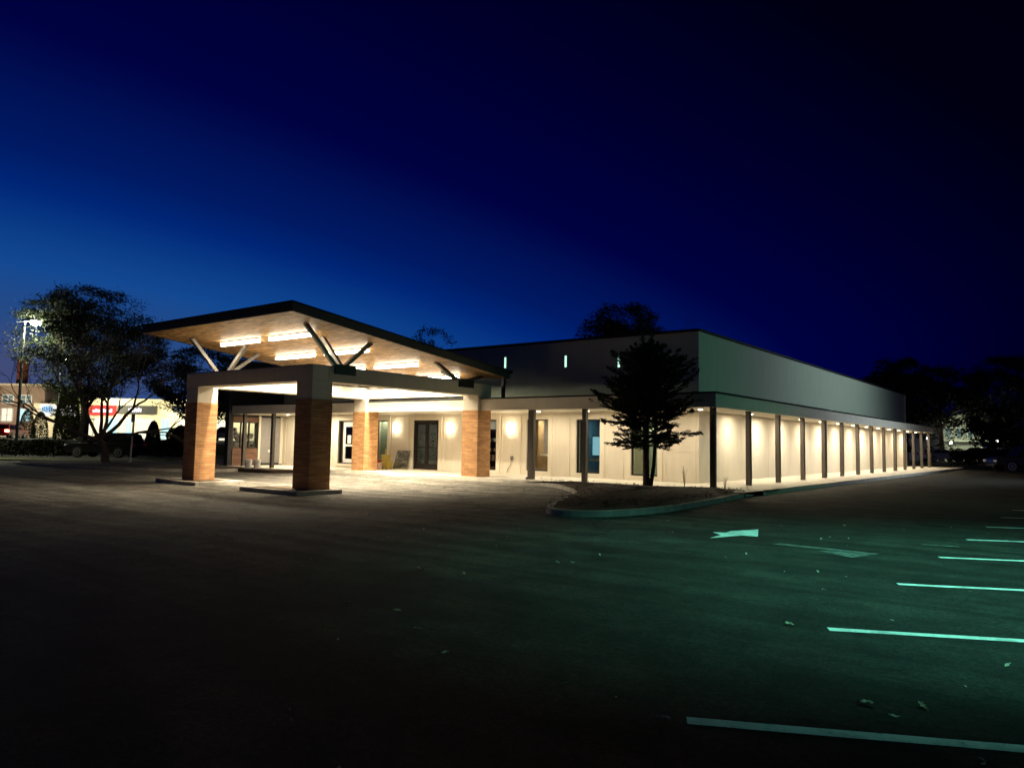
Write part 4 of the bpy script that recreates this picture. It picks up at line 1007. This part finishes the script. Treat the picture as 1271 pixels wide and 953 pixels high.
fbox(MB(), -112, -81.6, 130, 146, 0, 9.75).build('wall', M['brickfar'], t)
fbox(MB(), -112.3, -81.3, 129.8, 146.3, 9.75, 10.1).build('roof', M['cream'], t)
ch = fbox(MB(), -88.1, -86.9, 132, 133.4, 10.1, 14.3).build('chimney', M['brickred'], t)
fbox(MB(), -88.25, -86.75, 131.85, 133.55, 14.3, 14.55).build('chimney_cap', M['brickred'], ch)
for u0, u1 in ((-94.6, -92.4), (-88.9, -86.95), (-85.75, -83.85)):
    for z0, z1, m_ in ((6.65, 8.1, 'dimwin'), (3.5, 5.75, 'cyanwin' if u0 > -86 else 'warmwin')):
        b = MB(); um = (u0+u1)/2
        for a0, a1, c0, c1 in ((u0-.12, u0+.12, z0, z1), (u1-.12, u1+.12, z0, z1), (um-.09, um+.09, z0, z1), (u0+.12, u1-.12, z0-.1, z0+.1), (u0+.12, u1-.12, z1-.1, z1+.1)): fbox(b, a0, a1, 129.9, 130.02, c0, c1)
        fbox(b, u0+.12, u1-.12, 129.92, 130.01, (z0+z1)/2-.05, (z0+z1)/2+.05)
        w_ = b.build('window', M['white'], t); fbox(MB(), u0+.12, u1-.12, 129.97, 129.995, z0+.1, z1-.1).build('pane', M[m_], w_)
t = thing('sign_shop', 'cream shop with a big white illuminated sign panel carrying a blue oval logo', 'shop', FW(-75, 127))
fbox(MB(), -81.2, -72.9, 126.6, 140, 0, 6.6).build('wall', M['cream'], t)
fbox(MB(), -79.9, -77.2, 126.2, 126.58, 4.45, 6.5).build('sign_panel', M['whitesign'], t)
fbox(MB(), -77.0, -73.0, 126.25, 126.58, 4.5, 6.4).build('sign_panel', M['whitesign'], t)
def disc(u, w, z, ru, rz_d, m_, nm, par, n=24):
    b = MB(); p = [FW(u+ru*math.cos(6.283*k/n), w, z+rz_d*math.sin(6.283*k/n)) for k in range(n)]; q_ = [FW(u+ru*math.cos(6.283*k/n), w+.04, z+rz_d*math.sin(6.283*k/n)) for k in range(n)]
    b.v = [tuple(v) for v in p+q_]; b.f = [tuple(range(n)), tuple(range(2*n-1, n-1, -1))]+[(k, (k+1) % n, n+(k+1) % n, n+k) for k in range(n)]
    return b.build(nm, m_, par)
lg_ = disc(-78.55, 126.14, 5.62, .98, .58, M['paleblue'], 'logo', t)
R2 = random.Random(2)
for k, (du, hh) in enumerate(((-1.2, .14), (-.85, .55), (-.55, .75), (-.2, .8), (.1, .62), (.4, .8), (.72, .62), (1.05, .2))):
    fbox(MB(), -78.55+du-.07, -78.55+du+.07, 126.06, 126.13, 5.62-hh/2, 5.62+hh/2).build('logo_stroke', M['bluelett'], lg_)
t = thing('shop_row', 'long cream shop row with a red sign, a dark sign band and bright shopfronts', 'shop', FW(-64, 125))
fbox(MB(), -72.6, -40, 125, 140, 0, 7.2).build('wall', M['cream'], t)
fbox(MB(), -72.7, -39.9, 124.4, 140.1, 7.2, 7.55).build('roof', M['cream'], t)
sg = fbox(MB(), -70.7, -66.2, 124.6, 124.98, 4.75, 6.35).build('sign_panel', M['redsign'], t)
for k in range(8): fbox(MB(), -70.0+.42*k, -70.0+.42*k+.30, 124.5, 124.59, 5.15+.05*(k % 2), 5.6+.09*((k*5) % 3)).build('lettering', M['signlett'], sg)
sg = fbox(MB(), -66.0, -59.4, 124.7, 124.98, 5.0, 6.4).build('sign_panel', M['darkband'], t)
for k in range(7): fbox(MB(), -64.1+.33*k, -64.1+.33*k+.2, 124.6, 124.69, 5.35, 5.95+.12*((k*3) % 2)).build('lettering', M['signlett'], sg)
sg = fbox(MB(), -56.6, -54.8, 124.7, 124.98, 5.4, 6.5).build('sign_panel', M['darkband'], t)
for k in range(4): fbox(MB(), -56.4+.4*k, -56.4+.4*k+.25, 124.6, 124.69, 5.7, 6.3).build('lettering', M['paleblue'], sg)
for u0, u1, m_ in ((-71.8, -70.2, 'warmwin'), (-69.8, -68.2, 'warmwin'), (-67.6, -65.9, 'cyanwin'), (-65.5, -64.9, 'warmwin'), (-64.6, -63.6, 'cyanwin'), (-62.9, -60.0, 'warmwin'), (-58.6, -57.2, 'cyanwin'), (-55.8, -53.2, 'warmwin'), (-51, -47, 'warmwin')):
    b = MB(); 
    for a0, a1, c0, c1 in ((u0-.08, u0, .3, 4.3), (u1, u1+.08, .3, 4.3), (u0, u1, 4.2, 4.3), (u0, u1, .3, .45)): fbox(b, a0, a1, 124.9, 124.99, c0, c1)
    fbox(b, (u0+u1)/2-.04, (u0+u1)/2+.04, 124.9, 124.99, .45, 4.2)
    w_ = b.build('shop_window', M['white'], t); fbox(MB(), u0, u1, 124.94, 124.985, .45, 4.2).build('pane', M[m_], w_)
for u in (-66, -55, -45): 
    p = FW(u, 121); lamp('shop_fill_light', 'POINT', (p.x, p.y, 6.2), 2300, (1, .93, .66), t, shadow_soft_size=.3)  # fixtureless lamps added before the facades to brighten shop and brick walls
p = FW(-79, 120); lamp('shop_fill_light', 'POINT', (p.x, p.y, 5.5), 2000, (1, .88, .66), t, shadow_soft_size=.3)
p = FW(-89, 121); lamp('shop_fill_light', 'POINT', (p.x, p.y, 7), 1500, (1, .85, .66), t, shadow_soft_size=.3)
# lit house beyond the far end
M['palehouse'] = mat('pale_siding', (.55, .56, .46), .8)
M['houselamp'] = emit('porch_lamp', (.95, 1., .85), 6)
t = thing('lit_house', 'pale two-storey gabled house lit by porch lamps at the right', 'house', FW(57, 96))
fbox(MB(), 55.4, 60.5, 96, 104, 0, 5.2).build('wall', M['palehouse'], t)
b = MB(); p = [FW(54.9, 95.7, 5.2), FW(61, 95.7, 5.2), FW(59.4, 95.7, 6.6), FW(54.9, 104.4, 5.2), FW(61, 104.4, 5.2), FW(59.4, 104.4, 6.6)]
b.v = [tuple(v) for v in p]; b.f = [(0,1,2),(5,4,3),(0,3,4,1),(1,4,5,2),(2,5,3,0)]; b.build('roof', M['palehouse'], t)
for u in (56.2, 57.6, 59.0):
    w_ = fbox(MB(), u-.35, u+.35, 95.9, 95.99, 3.0, 4.4).build('window', M['white'], t); fbox(MB(), u-.27, u+.27, 95.87, 95.895, 3.1, 4.3).build('pane', M['dimwin'], w_)
b = MB(); fbox(b, 54.5, 61.5, 94.6, 95.98, 2.55, 2.75); b.build('porch_roof', M['palehouse'], t)
p = FW(57.5, 91.5); lamp('porch_light', 'POINT', (p.x, p.y, 3.6), 420, (.92, 1, .72), t, shadow_soft_size=.2)
gl = 'small lamps along the far parking row'
for i, (u, z, lb) in enumerate(((49.6, 2.75, 'leftmost small far lamp just past the colonnade'), (51.4, 2.7, 'small far lamp left of the lit house'), (54.2, 2.2, 'small far lamp below the lit house'), (59.9, 2.5, 'small far lamp right of the lit house'), (62.6, 2.3, 'small far lamp among the trees'), (65.0, 2.6, 'small far lamp above the pickup truck'))):
    q = FW(u, 92); t = thing('bollard_lamp', lb, 'lamp', (q.x, q.y, 0), 0, gl)
    MB().tube((q.x, q.y, 0), (q.x, q.y, z), .05, n=8).build('post', M['black'], t); b = MB(); b.lathe([(.08, 0), (.16, .05), (.16, .25), (.05, .32)], (q.x, q.y, z), 10); b.build('lantern', M['houselamp'], t)
    if i % 2 == 0: lamp('lantern_light', 'POINT', (q.x, q.y, z+.6), 60, (.95, 1, .85), t, shadow_soft_size=.1)
t = thing('guard_post', 'short yellow-green bollard behind the far colonnade posts', 'bollard', (.9, 44.5, 0))
MB().tube((.9, 44.5, 0), (.9, 44.5, 1.25), .09, n=10).build('post', M['yellow'], t); b = MB(); b.lathe([(.09, 0), (.06, .05), (.01, .07)], (.9, 44.5, 1.25), 10); b.build('cap', M['yellow'], t)

# ------------------------------------------------------------------ fallen leaves on the asphalt, weeds in the bed
LM = []
for k in range(4):
    R2 = random.Random(40+k); b = MB(); L = 6
    for i in range(L+1):
        q_ = i/L; wd = .42*math.sin(math.pi*min(1, q_*.93+.05))*(1+.3*math.sin(i*2.1+k)); zc = .10*math.sin(q_*2.6+k)+.05
        b.v += [(q_-.5, -wd*.6, zc+.12*R2.random()), (q_-.5, 0, zc*.5+.02), (q_-.5, wd*.6, zc+.15*R2.random())]
    for i in range(L):
        for j in range(2): b.f.append((3*i+j, 3*i+3+j, 3*i+4+j, 3*i+1+j))
    o = b.build('fallen_leaf', M['dryleaf']); LM.append(o.data); bpy.data.objects.remove(o)
spots = [(6.81,-21.26,.10),(7.42,-21.58,.06),(10.09,-20.73,.11),(10.36,-20.55,.10),(10.69,-19.16,.07),(9.25,-21.75,.09),(9.09,-19.0,.10)]
R2 = random.Random(77)
while len(spots) < 64:
    w = R2.uniform(3.5, 16); u = R2.uniform(-.30, .66)*w; p = FW(u, w)
    if p.y > -5 or (p.x < 3.8 and p.y > -13 and p.x > -5): continue
    spots.append((p.x, p.y, R2.uniform(.03, .07)))
for x, y, s_ in spots:
    o = bpy.data.objects.new('fallen_leaf', LM[R2.randrange(4)]); COL.objects.link(o)
    o.location = (x, y, gz(x, y)+.004); o.rotation_euler = (R2.uniform(-.25, .25), R2.uniform(-.25, .25), R2.uniform(0, 6.28)); o.scale = (s_, s_*R2.uniform(.5, 1), s_)
    big = s_ > .088
    tag(o, 'larger curled pale dry leaf on the dark asphalt near the stall lines' if big else 'small pale dry leaf lying on the dark asphalt', 'leaf', 'fallen leaves on the asphalt')
for x, y, h, lb in ((.95, -3.3, .75, 'wispy weed standing before the wall right of the conifer trunk'), (1.95, -2.45, .40, 'short weed beside the corner column')):
    t = thing('weed', lb, 'plant', (x, y, .16)); b = MB(); R2 = random.Random(int(h*100))
    for k in range(9):
        a = R2.uniform(0, 6.28); d = R2.uniform(.03, .18); b.path([(x, y, .16), (x+d*.4*math.cos(a), y+d*.4*math.sin(a), .16+h*.6), (x+d*math.cos(a), y+d*math.sin(a), .16+h*R2.uniform(.7, 1))], [.006, .004, .002], 4)
    b.build('stems', M['wood'], t)
